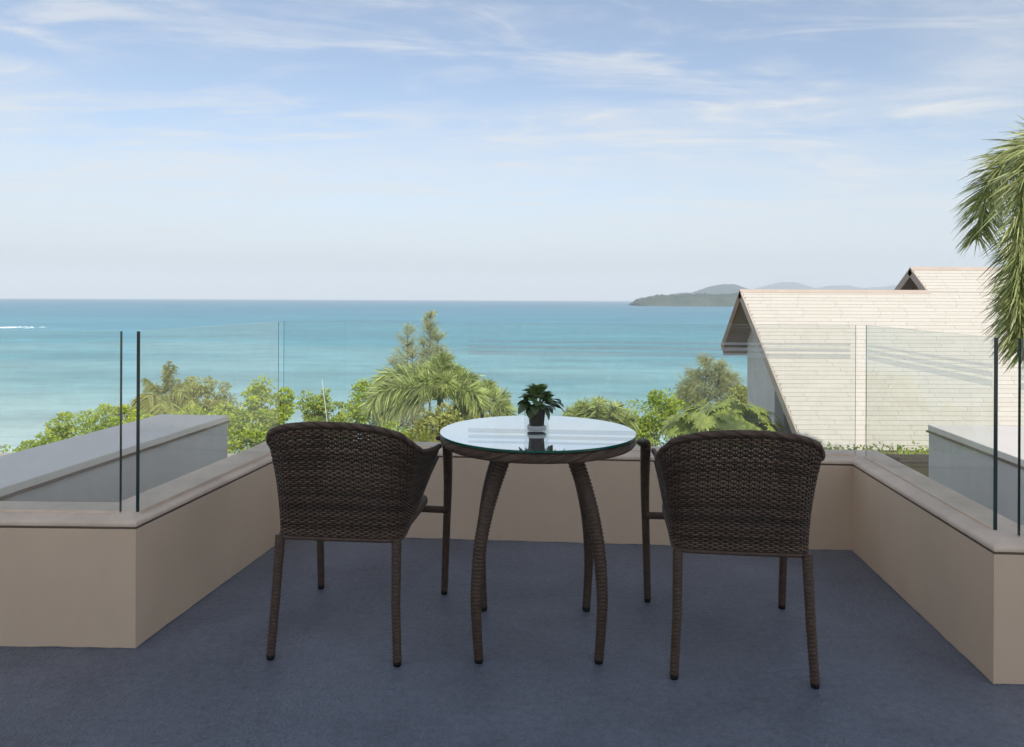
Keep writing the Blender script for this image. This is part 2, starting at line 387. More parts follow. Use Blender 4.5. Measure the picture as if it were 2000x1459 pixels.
def floor_mat():
    m = bpy.data.materials.new('deck_paint'); m.use_nodes = True; t = m.node_tree; b = t.nodes['Principled BSDF']
    tcn = t.nodes.new('ShaderNodeTexCoord')
    n1 = t.nodes.new('ShaderNodeTexNoise'); n1.inputs['Scale'].default_value = 2.2; n1.inputs['Detail'].default_value = 8; n1.inputs['Roughness'].default_value = .65
    n2 = t.nodes.new('ShaderNodeTexNoise'); n2.inputs['Scale'].default_value = 170; n2.inputs['Detail'].default_value = 3
    n3 = t.nodes.new('ShaderNodeTexVoronoi'); n3.inputs['Scale'].default_value = 90
    for n in (n1, n2, n3): t.links.new(tcn.outputs['Object'], n.inputs['Vector'])
    r = t.nodes.new('ShaderNodeValToRGB'); r.color_ramp.elements[0].position = .36; r.color_ramp.elements[1].position = .64
    r.color_ramp.elements[0].color = (.095, .105, .132, 1); r.color_ramp.elements[1].color = (.240, .262, .315, 1)
    n4 = t.nodes.new('ShaderNodeTexNoise'); n4.inputs['Scale'].default_value = .8; n4.inputs['Detail'].default_value = 4; n4.inputs['Distortion'].default_value = 1.0; t.links.new(tcn.outputs['Object'], n4.inputs['Vector'])
    n5 = t.nodes.new('ShaderNodeTexNoise'); n5.inputs['Scale'].default_value = 38; n5.inputs['Detail'].default_value = 5; n5.inputs['Roughness'].default_value = .7; t.links.new(tcn.outputs['Object'], n5.inputs['Vector'])
    av = t.nodes.new('ShaderNodeMath'); av.operation = 'ADD'; t.links.new(n1.outputs[0], av.inputs[0]); t.links.new(n4.outputs[0], av.inputs[1])
    av2 = t.nodes.new('ShaderNodeMath'); av2.operation = 'ADD'; t.links.new(av.outputs[0], av2.inputs[0]); t.links.new(n5.outputs[0], av2.inputs[1])
    av3 = t.nodes.new('ShaderNodeMath'); av3.operation = 'DIVIDE'; av3.inputs[1].default_value = 3; t.links.new(av2.outputs[0], av3.inputs[0])
    t.links.new(av3.outputs[0], r.inputs[0])
    sp_ = t.nodes.new('ShaderNodeValToRGB'); sp_.color_ramp.elements[0].position = .60; sp_.color_ramp.elements[1].position = .80
    sp_.color_ramp.elements[0].color = (0, 0, 0, 1); sp_.color_ramp.elements[1].color = (.8, .8, .8, 1); t.links.new(n2.outputs[0], sp_.inputs[0])
    x = t.nodes.new('ShaderNodeMix'); x.data_type = 'RGBA'; t.links.new(sp_.outputs[0], x.inputs[0]); t.links.new(r.outputs[0], x.inputs[6]); x.inputs[7].default_value = (.42, .41, .40, 1)
    t.links.new(x.outputs[2], b.inputs['Base Color'])
    rr = t.nodes.new('ShaderNodeMapRange'); rr.inputs[3].default_value = .28; rr.inputs[4].default_value = .50; t.links.new(n1.outputs[0], rr.inputs[0]); t.links.new(rr.outputs[0], b.inputs['Roughness'])
    b.inputs['Specular IOR Level'].default_value = .45
    ad = t.nodes.new('ShaderNodeMath'); ad.operation = 'ADD'; t.links.new(n2.outputs[0], ad.inputs[0]); t.links.new(n3.outputs[0], ad.inputs[1])
    bp = t.nodes.new('ShaderNodeBump'); bp.inputs['Strength'].default_value = .6; bp.inputs['Distance'].default_value = .005
    t.links.new(ad.outputs[0], bp.inputs['Height']); t.links.new(bp.outputs[0], b.inputs['Normal']); M['deck_paint'] = m
floor_mat()

def sea_mat():
    m = bpy.data.materials.new('sea_water'); m.use_nodes = True; t = m.node_tree; b = t.nodes['Principled BSDF']
    g = t.nodes.new('ShaderNodeNewGeometry'); sx = t.nodes.new('ShaderNodeSeparateXYZ'); t.links.new(g.outputs['Position'], sx.inputs[0])
    # water gets deeper away from the beach: sand-pale, turquoise, blue
    wob = t.nodes.new('ShaderNodeTexNoise'); wob.inputs['Scale'].default_value = .006; wob.inputs['Detail'].default_value = 5
    mp = t.nodes.new('ShaderNodeMapping'); mp.inputs['Scale'].default_value = (.5, 1.4, 1); t.links.new(g.outputs['Position'], mp.inputs[0]); t.links.new(mp.outputs[0], wob.inputs['Vector'])
    ma = t.nodes.new('ShaderNodeMath'); ma.operation = 'MULTIPLY_ADD'; ma.inputs[1].default_value = .9; ma.inputs[2].default_value = -.45; t.links.new(wob.outputs[0], ma.inputs[0])
    lg = t.nodes.new('ShaderNodeMath'); lg.operation = 'LOGARITHM'; lg.inputs[1].default_value = 10; t.links.new(sx.outputs[1], lg.inputs[0])
    ad = t.nodes.new('ShaderNodeMath'); ad.operation = 'ADD'; t.links.new(lg.outputs[0], ad.inputs[0]); t.links.new(ma.outputs[0], ad.inputs[1])
    mr = t.nodes.new('ShaderNodeMapRange'); mr.inputs[1].default_value = 2.0; mr.inputs[2].default_value = 4.0; t.links.new(ad.outputs[0], mr.inputs[0])
    r = t.nodes.new('ShaderNodeValToRGB'); el = r.color_ramp.elements
    el[0].position = 0; el[0].color = (.54, .68, .64, 1); el[1].position = 1; el[1].color = (.025, .13, .21, 1)
    for p_, c_ in ((.13, (.32, .55, .55)), (.30, (.11, .38, .45)), (.52, (.05, .265, .35)), (.78, (.032, .19, .28))):
        e = el.new(p_); e.color = (*c_, 1)
    t.links.new(mr.outputs[0], r.inputs[0])
    # streaky ruffled and calm patches
    mp2 = t.nodes.new('ShaderNodeMapping'); mp2.inputs['Scale'].default_value = (.004, .020, 1); t.links.new(g.outputs['Position'], mp2.inputs[0])
    st = t.nodes.new('ShaderNodeTexNoise'); st.inputs['Scale'].default_value = 1.0; st.inputs['Detail'].default_value = 11; st.inputs['Roughness'].default_value = .74
    t.links.new(mp2.outputs[0], st.inputs['Vector'])
    mrs = t.nodes.new('ShaderNodeMapRange'); mrs.inputs[1].default_value = .3; mrs.inputs[2].default_value = .7; mrs.inputs[3].default_value = .80; mrs.inputs[4].default_value = 1.25; t.links.new(st.outputs[0], mrs.inputs[0])
    x = t.nodes.new('ShaderNodeMix'); x.data_type = 'RGBA'; x.blend_type = 'MULTIPLY'; x.inputs[0].default_value = 1; t.links.new(r.outputs[0], x.inputs[6]); t.links.new(mrs.outputs[0], x.inputs[7])
    mp4 = t.nodes.new('ShaderNodeMapping'); mp4.inputs['Scale'].default_value = (.030, .055, 1); t.links.new(g.outputs['Position'], mp4.inputs[0])
    s4 = t.nodes.new('ShaderNodeTexNoise'); s4.inputs['Scale'].default_value = 1.0; s4.inputs['Detail'].default_value = 6; s4.inputs['Roughness'].default_value = .75; t.links.new(mp4.outputs[0], s4.inputs['Vector'])
    mr4 = t.nodes.new('ShaderNodeMapRange'); mr4.inputs[1].default_value = .32; mr4.inputs[2].default_value = .68; mr4.inputs[3].default_value = .80; mr4.inputs[4].default_value = 1.22; t.links.new(s4.outputs[0], mr4.inputs[0])
    x4 = t.nodes.new('ShaderNodeMix'); x4.data_type = 'RGBA'; x4.blend_type = 'MULTIPLY'; x4.inputs[0].default_value = 1; t.links.new(x.outputs[2], x4.inputs[6]); t.links.new(mr4.outputs[0], x4.inputs[7])
    t.links.new(x4.outputs[2], b.inputs['Base Color'])
    b.inputs['Roughness'].default_value = .35; b.inputs['Specular IOR Level'].default_value = .22
    mp3 = t.nodes.new('ShaderNodeMapping'); mp3.inputs['Scale'].default_value = (.16, .55, 1); mp3.inputs['Rotation'].default_value = (0, 0, .08); t.links.new(g.outputs['Position'], mp3.inputs[0])
    wv = t.nodes.new('ShaderNodeTexNoise'); wv.inputs['Scale'].default_value = 1; wv.inputs['Detail'].default_value = 7; wv.inputs['Roughness'].default_value = .6; t.links.new(mp3.outputs[0], wv.inputs['Vector'])
    bp = t.nodes.new('ShaderNodeBump'); bp.inputs['Strength'].default_value = .8; bp.inputs['Distance'].default_value = .7
    t.links.new(wv.outputs[0], bp.inputs['Height']); t.links.new(bp.outputs[0], b.inputs['Normal']); M['sea_water'] = m
sea_mat()

# ------------------------------------------------------------------ terrain and sea
SEA = -24.0
def terr(x, y):
    if y < 12: z = -5.2
    else: z = -5.2 - (y-12)*0.183
    return z + .35*math.sin(x*.11+1)*math.cos(y*.09) - .004*max(0, abs(x)-60)
xs = np.r_[np.linspace(-260, -40, 12), np.linspace(-32, 40, 28), np.linspace(50, 260, 12)]; ys = np.r_[np.linspace(-60, 12, 8), np.linspace(15, 150, 46)]
X, Yg = np.meshgrid(xs, ys); Zg = np.vectorize(terr)(X, Yg) + rng.normal(scale=.12, size=X.shape)*(Yg > 14)
nX = len(xs); idx = np.arange(len(ys)-1)[:, None]*nX + np.arange(nX-1)[None]
Q = np.stack([idx, idx+1, idx+nX+1, idx+nX], -1).reshape(-1, 4)
tag(obj('ground', mesh_np('ground', np.stack([X, Yg, Zg], -1).reshape(-1, 3), Q, True), M['ground']), kind='structure')
rr_ = np.array([90, 140, 200, 300, 500, 900, 1600, 3000, 6000, 9000.0]); an = np.linspace(-R_(100), R_(100), 60)
V = np.array([(r*math.sin(a), r*math.cos(a), SEA) for r in rr_ for a in an]); k = len(an)
idx = np.arange(len(rr_)-1)[:, None]*k + np.arange(k-1)[None]
Q = np.stack([idx, idx+k, idx+k+1, idx+1], -1).reshape(-1, 4)
tag(obj('sea', mesh_np('sea', V, Q), M['sea_water']), kind='structure')
# breaking wave crest out on the water
fv = []
c = at(30, 640, 1.0); dist = (SEA-EYE)/(c.z-EYE)
def crest(name, x0, x1, y, h, n, label):
    parts = []
    for i in range(n):
        x = random.uniform(x0, x1); e = 1-abs((x-(x0+x1)/2)/((x1-x0)/2))**2
        L = random.uniform(1.2, 4.5); yy = y+random.choice((-9, 0, 0, 12))+random.uniform(-4, 4); hh = h*random.uniform(.3, 1)*(.3+.7*e)
        pts = np.array([(x-L, yy, SEA+.05), (x-L*.4, yy, SEA+hh*.6), (x+L*.2, yy+.3, SEA+hh*.7), (x+L, yy, SEA+.05)])
        parts.append(tube(spline(pts, 4), np.interp(np.linspace(0, 1, 13), [0, .5, 1], [.05, .18+.3*hh, .05]), 6))
    v, f = merge(parts); o = obj(name, mesh_np(name, v, f, True), M['foam'])
    return tag(o, label, 'wave', kind='stuff')
crest('breaking_wave', -(1000+6)/FPX*dist, -(930)/FPX*dist, dist, .8, 34, 'white foam of a breaking wave out on the blue sea at far left')

# headland and hills
def ridge(name, y, pts, depth, material, jitter, label=None, nx=160, ny=14, base=SEA-1):
    """pts: list of (px, py) of the skyline at distance y"""
    px = np.array([p[0] for p in pts]); py = np.array([p[1] for p in pts])
    sx = np.linspace(px[0], px[-1], nx); sy = np.interp(sx, px, py)
    Vv = []
    hx = np.array([at(a, b_, y).x for a, b_ in zip(sx, sy)]); hz_ = np.array([at(a, b_, y).z for a, b_ in zip(sx, sy)])
    nz = rng.normal(size=nx); nz = np.convolve(nz, np.ones(3)/3, 'same')*jitter
    for j in range(ny):
        v = j/(ny-1)*2-1
        pr = max(0, 1-abs(v)**1.7)
        for i in range(nx):
            zz_ = base + (hz_[i]-base)*pr + rng.normal()*jitter*.5*min(1, pr*2)
            Vv.append((hx[i]*(1+v*depth/y*.0), y+v*depth, zz_))
    ii = np.arange(ny-1)[:, None]*nx + np.arange(nx-1)[None]
    Qv = np.stack([ii, ii+1, ii+nx+1, ii+nx], -1).reshape(-1, 4)
    o = obj(name, mesh_np(name, Vv, Qv, True), material)
    tag(o, kind='structure'); return o
ridge('headland', 2900, [(1240, 592), (1246, 586), (1262, 582), (1288, 577), (1300, 578), (1330, 577), (1360, 575), (1400, 577), (1440, 574), (1500, 574), (1600, 572), (1750, 571)], 190, M['forest'], 7, nx=520, ny=18)
ridge('hill', 6200, [(1285, 583), (1310, 575), (1335, 571), (1352, 572), (1375, 564), (1392, 558), (1412, 555), (1432, 555), (1450, 562), (1480, 569), (1560, 573), (1700, 575)], 600, M['mountain'], 3)
ridge('mountain', 11500, [(1440, 582), (1480, 563), (1505, 556), (1525, 551), (1550, 551), (1575, 560), (1600, 564), (1618, 558), (1650, 557), (1680, 563), (1720, 560), (1760, 556), (1830, 560), (1990, 575)], 1100, M['mountain'], 6)

# ------------------------------------------------------------------ the building the balcony belongs to, with blocks added for light and shade
INNER = [(-6.5, 2.66), (-1.300, 2.556), (-1.136, 3.790), (1.662, 3.587), (1.537, 2.345), (6.5, 2.07)]
def offset(poly, d):
    out = []
    n = len(poly)
    for i in range(n):
        dirs = []
        if i > 0: dirs.append(Vector(poly[i])-Vector(poly[i-1]))
        if i < n-1: dirs.append(Vector(poly[i+1])-Vector(poly[i]))
        ns = [Vector((-v.y, v.x)).normalized() for v in dirs]
        if len(ns) == 1: m_ = ns[0]*d
        else:
            b_ = (ns[0]+ns[1]).normalized(); m_ = b_*(d/max(.2, b_.dot(ns[0])))
        out.append((poly[i][0]+m_.x, poly[i][1]+m_.y))
    return out
fl = MB(); fl.prism([(-6.5, -5.0), (6.5, -5.0)] + [p for p in reversed(offset(INNER, .03))], -.25, 0)
tag(fl.build('balcony_floor', M['deck_paint']), kind='structure')
b_ = MB(); b_.box(-7, 7, -9, 2.2, -5.6, -.26); b_.prism([(-1.6, 2.2), (2.0, 2.2), (1.78, 3.68), (-1.02, 3.86)], -5.6, -.26)
tag(b_.build('building_base', M['grey_render']), kind='structure')
# unseen walls added behind the camera; the rear one low for sunlight
b_ = MB(); b_.box(-7, -1.61, -5.3, -5.0, -5.6, 1.1)
b_.box(-6.7, -6.5, -4.99, 2.5, -.2, 3.0)  # unseen side wall added to throw sunlight back onto the balcony
tag(b_.build('rear_wall', M['added_wall_paint']), kind='structure')
b_ = MB(); b_.box(-6.49, 6.4, -4.99, 1.0, .004, .03)  # unseen pale floor added to bounce light onto the parapet
tag(b_.build('added_bounce_floor', M['bounce_floor_pale']), kind='structure')
b_ = MB(); b_.box(-1.6, 4.45, -11, -5.0, -5.6, 7.6)  # unseen block added to keep the sun off the balcony
tag(b_.build('added_shade_tower', M['added_wall_paint']), kind='structure')

# parapet: wall, shadow groove, sloped coping swept along the plan line
def sweep(name, prof, mats, mi, parent):
    """prof: closed list of (offset, z); swept along INNER"""
    rings = [offset(INNER, o_) for o_, z in prof]; n = len(INNER); k = len(prof)
    V = [(rings[j][i][0], rings[j][i][1], prof[j][1]) for i in range(n) for j in range(k)]
    F = []; mm = []
    for i in range(n-1):
        for j in range(k):
            F.append((i*k+j, i*k+(j+1) % k, (i+1)*k+(j+1) % k, (i+1)*k+j)); mm.append(mi[j])
    F.append(tuple(range(k))[::-1]); mm.append(0); F.append(tuple((n-1)*k+j for j in range(k))); mm.append(0)
    mb = MB(); mb.v = [np.array(V)]; mb.f = F; mb.mi = mm; mb.n = len(V)
    return mb.build(name, mats, parent)
par = empty('balcony_parapet', (0, 3.7, 0)); 
tag(par, 'low taupe rendered parapet wall with sloped coping round the dark balcony floor', 'parapet')
def child(o, p):
    o.parent = p; o.matrix_parent_inverse = Matrix.Translation(-Vector(p.location)) if p.rotation_euler.z == 0 else p.matrix_basis.inverted(); return o
child(sweep('wall', [(0, -.24), (0, .414), (.008, .415), (.008, .4205), (.17, .4205), (.17, -.24)], [M['taupe'], M['groove']], [0, 1, 1, 0, 0, 0], None), par)
co = child(sweep('coping', [(-.001, .421), (-.001, .433), (.004, .440), (.052, .452), (.185, .456), (.185, .421)], [M['coping']], [0]*6, None), par)
m_ = co.modifiers.new('bevel', 'BEVEL'); m_.width = .0035; m_.segments = 2; m_.limit_method = 'ANGLE'; m_.angle_limit = R_(12)

# floor paint brushed unevenly up the foot of the wall
pe = MB()
for a_, b3 in zip(INNER[:-1], INNER[1:]):
    a_ = Vector(a_); b3 = Vector(b3); L_ = (b3-a_).length; n_ = int(L_/.03); d_ = (b3-a_)/L_; nn_ = Vector((d_.y, -d_.x))*.0016
    hts = np.convolve(rng.uniform(.0005, .005, n_+3), np.ones(2)/2, 'same')
    V = []
    for i in range(n_+1):
        p_ = a_+d_*(L_*i/n_)+nn_; V += [(p_.x, p_.y, .001), (p_.x, p_.y, .001+hts[i])]
    pe.add(V, [(2*i, 2*i+2, 2*i+3, 2*i+1) for i in range(n_)])
o = child(pe.build('paint_edge', M['deck_paint']), par); o['kind'] = 'stuff'

# glass balustrade panes
GO = offset(INNER, .072); TOPZ = 1.098; TH = .012
def pane_obj(a, b, label, stripes=None, ends=(1, 1), z0=.4535):
    a = Vector(a); b = Vector(b); L = (b-a).length; ang = math.atan2(b.y-a.y, b.x-a.x)
    root = empty('glass_balustrade', (a.x, a.y, z0), ang); tag(root, label, 'glass panel', 'clear glass balustrade panes on the parapet')
    h = TOPZ - z0; e = .0009
    mb = MB()
    mb.add([(0, -TH/2, 0), (L, -TH/2, 0), (L, -TH/2, h), (0, -TH/2, h)], [(0, 1, 2, 3)])
    mb.add([(0, TH/2, 0), (L, TH/2, 0), (L, TH/2, h), (0, TH/2, h)], [(3, 2, 1, 0)])
    mb.build('pane', M['pane'], root)
    for x0, x1, z0_, z1_, on in ((0, L, h-.0006, h, 2), (0, .0012, 0, h-e, ends[0]), (L-.0012, L, 0, h-e, ends[1])):
        t_ = TH/2+.0003 if on != 0 else TH/2*.25
        mb = MB(); mb.box(x0, x1, -t_, t_, z0_, z1_); mb.build('polished_edge', M['pane' if on == 2 else ('glass_edge' if on else 'glass_edge_thin')], root)
    mb = MB(); mb.box(0, L, -TH/2-.006, -TH/2-.001, -.006, .005); mb.build('sealant_bead', M['coping'], root)
    if stripes:
        for za, zb in ((.993, 1.005), (.962, .980), (.929, .952)):
            mb = MB(); mb.add([(stripes[0]*L, TH/2+.0006, za-z0), (stripes[1]*L, TH/2+.0006, za-z0), (stripes[1]*L, TH/2+.0006, zb-z0), (stripes[0]*L, TH/2+.0006, zb-z0)], [(0, 1, 2, 3)])
            mb.build('etched_stripe', M['etched_film'], root)
    return root
def lerp(a, b, t): return (a[0]+(b[0]-a[0])*t, a[1]+(b[1]-a[1])*t)
pane_obj(GO[0], (-1.392, lerp(GO[0], GO[1], (-1.392-GO[0][0])/(GO[1][0]-GO[0][0]))[1]), 'clear glass pane at far left above the parapet corner, facing the camera')
GL = offset(INNER, .040); pane_obj(lerp(GL[1], GL[2], .025), lerp(GL[1], GL[2], .925), 'clear glass pane along the left side of the balcony receding behind the left chair', None, (1, 0))
pane_obj(lerp(GO[2], GO[3], .001), lerp(GO[2], GO[3], .988), 'wide clear glass pane across the back of the balcony in front of the sea', (.335, .992), (0, 0))
pane_obj(lerp(GO[3], GO[4], .035), lerp(GO[3], GO[4], .955), 'clear glass pane along the right side of the balcony with grey etched stripes', (.0, .97), (0, 1))
pane_obj((1.640+.02, lerp(GO[4], GO[5], (1.66-GO[4][0])/(GO[5][0]-GO[4][0]))[1]), GO[5], 'clear glass pane cut by the right picture edge, above the right parapet corner', (.0, 1.0))

# wing walls either side, outside the balcony
def wing(poly, label, ztop=.462):
    c0 = (sum(p[0] for p in poly)/4, sum(p[1] for p in poly)/4)
    root = empty('wing_wall', (c0[0], c0[1], -5.5)); tag(root, label, 'wall', 'wing walls outside the balcony')
    mb = MB(); mb.prism(poly, -5.5, ztop-.046); child(mb.build('wall', M['grey_render']), root)
    def grow(d): 
        out = []
        for p in poly:
            v = Vector((p[0]-c0[0], p[1]-c0[1])); out.append((p[0]+math.copysign(d, v.x), p[1]+math.copysign(d, v.y)))
        return out
    mb = MB(); mb.prism(grow(-.012), ztop-.046, ztop-.036); child(mb.build('groove', M['groove']), root)
    mb = MB(); mb.prism(grow(.004), ztop-.036, ztop); child(mb.build('coping', M['white_paint'], bevel=.004), root)
wing([(-2.50, 2.83), (-2.03, 2.82), (-1.822, 4.735), (-2.266, 4.765)], 'grey rendered wall top in shade running seaward outside the left glass')
wing([(2.36, 2.62), (3.9, 2.5), (4.1, 4.40), (2.552, 4.507)], 'sunlit white-topped grey wall running seaward outside the right glass')
lt = MB(); lt.box(-6.5, -2.72, 5.0, 8.7, -.95, -.62); 
tag(lt.build('lower_roof', M['pale_roof'], bevel=.02), 'pale sunlit flat roof edge below the left glass, in front of the trees', 'roof')

# ------------------------------------------------------------------ neighbouring house
XR = 6.225; RY, RZ = 20.0, 1.462; EY, EZ = 15.6, -1.932; FY, FZ = 21.75, -.09
hs = empty('neighbour_house', (10, 18, -5.5)); tag(hs, 'white house with steep pale shingled roof right of the balcony', 'house')
def hpart(mb, name, m, bevel=0): return child(mb.build(name, m, bevel=bevel), hs)
XE = 17.0
sl_ = math.atan2(RZ-EZ, RY-EY); SLn = math.hypot(RZ-EZ, RY-EY)
dn = Vector((0, -math.cos(sl_), -math.sin(sl_))); nm = Vector((0, -math.sin(sl_), math.cos(sl_)))
RX2 = 11.31; RY2, RZ2 = 20.87, RZ+(20.87-RY)*math.tan(sl_); F2Y, F2Z = 22.4, RZ2-(22.4-20.87)*.70
roof = MB()
def slab(mb, p0, p1, x0, x1, th, mi=0):         # strip between two (y,z) points
    d_ = Vector((p1[0]-p0[0], p1[1]-p0[1])).normalized(); n_ = Vector((-d_.y, d_.x)); 
    if n_.y < 0: n_ = -n_
    q0 = (p0[0]-n_.x*th, p0[1]-n_.y*th); q1 = (p1[0]-n_.x*th, p1[1]-n_.y*th)
    mb.hexa([(x0, *p0), (x1, *p0), (x1, *p1), (x0, *p1)], [(x0, *q0), (x1, *q0), (x1, *q1), (x0, *q1)], mi)
slab(roof, (EY, EZ), (RY, RZ), XR, XE, .16)
slab(roof, (RY+.002, RZ-.002), (FY, FZ), XR, RX2+1.5, .16)
slab(roof, (RY+.004, RZ+.003), (RY2, RZ2), RX2, XE, .16)
slab(roof, (RY2+.002, RZ2-.002), (F2Y, F2Z), RX2, XE, .16)
rf = hpart(roof, 'roof', M['underlay'])
# barge boards, soffit, ridge caps
bb = MB(); slab(bb, (EY-.04, EZ-.03), (RY, RZ+.012), XR-.05, XR-.004, .20); hpart(bb, 'barge_board', M['fascia'])
bb = MB(); slab(bb, (RY+.01, RZ+.012), (FY+.04, FZ-.03), XR-.05, XR-.004, .22); hpart(bb, 'barge_board', M['wood_board'])
bb = MB(); slab(bb, (RY, RZ+.02), (RY2, RZ2+.012), RX2-.05, RX2-.004, .20); hpart(bb, 'barge_board', M['fascia'])
bb = MB(); slab(bb, (RY2+.01, RZ2+.012), (F2Y, F2Z), RX2-.05, RX2-.004, .20); hpart(bb, 'barge_board', M['fascia'])
for i in range(14):                               # soffit boards under the far slope
    t0 = i/14; t1 = (i+.9)/14
    ya, yb = RY+.12+(FY-RY-.12)*t0, RY+.12+(FY-RY-.12)*t1
    za, zb = RZ-.12+(FZ-RZ)*t0-.13, RZ-.12+(FZ-RZ)*t1-.13
    sb = MB(); slab(sb, (ya, za), (yb, zb), XR+.01, XR+.75, .02); hpart(sb, 'soffit_board', M['wood_soffit'])
eb = MB(); eb.box(XR, XE, FY-.10, FY-.02, FZ-.32, FZ-.12); hpart(eb, 'fascia_board', M['wood_board'])
eb = MB(); eb.box(XR, XE, EY+.03, EY+.07, EZ-.20, EZ-.05); hpart(eb, 'fascia_board', M['wood_board'])
XW = 6.815
def gable(mb, x, y0, y1, zb):                    # wall strip in the plane X=x, under the two slopes
    def top(y): return (RZ-(RY-y)*math.tan(sl_) if y < RY else RZ-(y-RY)*(RZ-FZ)/(FY-RY)) - .24
    ysn = sorted(set([y0, y1] + ([RY] if y0 < RY < y1 else [])))
    for a, b2 in zip(ysn[:-1], ysn[1:]):
        mb.hexa([(x, a, zb), (x, b2, zb), (x, b2, top(b2)), (x, a, top(a))], [(x+.25, a, zb), (x+.25, b2, zb), (x+.25, b2, top(b2)), (x+.25, a, top(a))])
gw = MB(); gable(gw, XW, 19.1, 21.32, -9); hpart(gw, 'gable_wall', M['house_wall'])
gw = MB(); gable(gw, XW+.55, 16.3, 19.09, -9); hpart(gw, 'recessed_wall', M['house_recess_shade'])
gw = MB(); gw.box(XW+.25, XE, 21.05, 21.3, -9, -.45); hpart(gw, 'rear_wall', M['house_wall'])
gw = MB(); gw.box(XW+.6, XE, 16.3, 16.55, -9, -1.75); hpart(gw, 'front_wall', M['olive_shade'])
gp = MB(); gp.add([(RX2+.3, RY+.35, RZ-.2), (RX2+.3, F2Y, RZ-.2), (RX2+.3, RY2, RZ2-.3)], [(0, 1, 2)]); hpart(gp, 'gable_panel', M['wood_soffit'])
rc = MB(); slab(rc, (RY-.10, RZ-.045), (RY+.012, RZ+.045), XR-.05, RX2, .02); hpart(rc, 'ridge_cap', M['fascia'])
rc = MB(); slab(rc, (RY2-.10, RZ2-.045), (RY2+.012, RZ2+.045), RX2-.05, XE, .02); hpart(rc, 'ridge_cap', M['fascia'])
# shingles: courses with ragged joints; each one is a piece
EXPO = .143; GAP = .0055; SW = 1.02
def shingle_mesh(wd, ln, sk):
    h = .011; g = .0025
    V = [(g, 0, 0), (wd-g, 0, 0), (wd-g+sk, ln, 0), (g+sk, ln, 0)]
    V2 = [(a, b3, h if b3 == 0 else .007) for a, b3, _ in V]
    mb = MB(); mb.hexa(V, V2); return mb
sh_cache = {}
rotm = Matrix.Rotation(sl_, 4, 'X')
ncourse = int(SLn/EXPO)+1; rest = MB(); singles = []
def shingle_at(x, c_, wd, sk):
    p = Vector((x, EY-.03, EZ-.02)) - dn*(c_*EXPO) + nm*.002
    return Matrix.Translation(p) @ rotm
nrows2 = int((RY2-RY)/math.cos(sl_)/EXPO)+1
for c_ in range(ncourse + nrows2):
    upper = c_ >= ncourse
    x = (XR if not upper else RX2) - .03; off = random.uniform(.25, 1.0)*SW
    xv = 1000/FPX*(EY+c_*EXPO*math.cos(sl_)) + .2
    first = True
    sk = random.choice((0.0, .05, .05, .08))
    while x < XE-.05:
        wd = off if first else SW*random.choice((.66, 1.0, 1.0, .8)); first = False
        wd = min(wd, XE-x); wd = max(.12, round(wd, 1))
        if c_ == ncourse-1: ln = max(.05, SLn - (c_)*EXPO - .01)
        else: ln = EXPO-GAP
        ln = min(ln, EXPO-GAP)
        singles.append((x < xv, c_, x, wd, ln, sk)); x += wd
vis = [s_ for s_ in singles if s_[0]]; hid = [s_ for s_ in singles if not s_[0]]
vis.sort(key=lambda s_: s_[1]); hid += vis[298:]; vis = vis[:298]
for _, c_, x, wd, ln, sk in vis:
    key = (wd, round(ln, 3), sk)
    if key not in sh_cache:
        o = shingle_mesh(*key).build('shingle', M['shingle']); sh_cache[key] = o.data
    else:
        o = bpy.data.objects.new('shingle', sh_cache[key]); COL.objects.link(o)
    o.parent = rf; o.matrix_parent_inverse = Matrix.Identity(4)
    o.matrix_basis = shingle_at(x, c_, wd, sk)
for _, c_, x, wd, ln, sk in hid:
    m2 = shingle_mesh(wd, ln, sk); mw = shingle_at(x, c_, wd, sk)
    Vv = [tuple(mw @ Vector(p)) for p in np.concatenate(m2.v)]; rest.add(Vv, m2.f)
o = rest.build('shingle_field', M['shingle']); o.parent = rf; o['kind'] = 'stuff'
# dark wall added for the shade below the eave, and hedge, between the house and the balcony
pw = MB(); pw.box(3.9, 12, 12.9, 13.15, -6, -1.60); pw.box(3.86, 12.04, 12.86, 13.19, -1.6, -1.53)
tag(pw.build('eave_shade_wall', M['olive_shade']), 'added dark olive wall standing in for the shade below the eave, seen through the right glass', 'wall')
n_ = 16000; p = np.stack([rng.uniform(4.2, 11.8, n_), rng.uniform(13.3, 14.1, n_), -2.09 + rng.uniform(-.6, .60, n_)*(.8+.2*rng.random(n_))], 1)
v, f = leaves(p, unit(n_)+np.array([0, -.3, .5]), unit(n_), .075, .04)
tag(obj('hedge', mesh_np('hedge', v, f), M['leaf_yellow']), 'clipped yellow-green hedge under the eave of the neighbouring house', 'hedge')

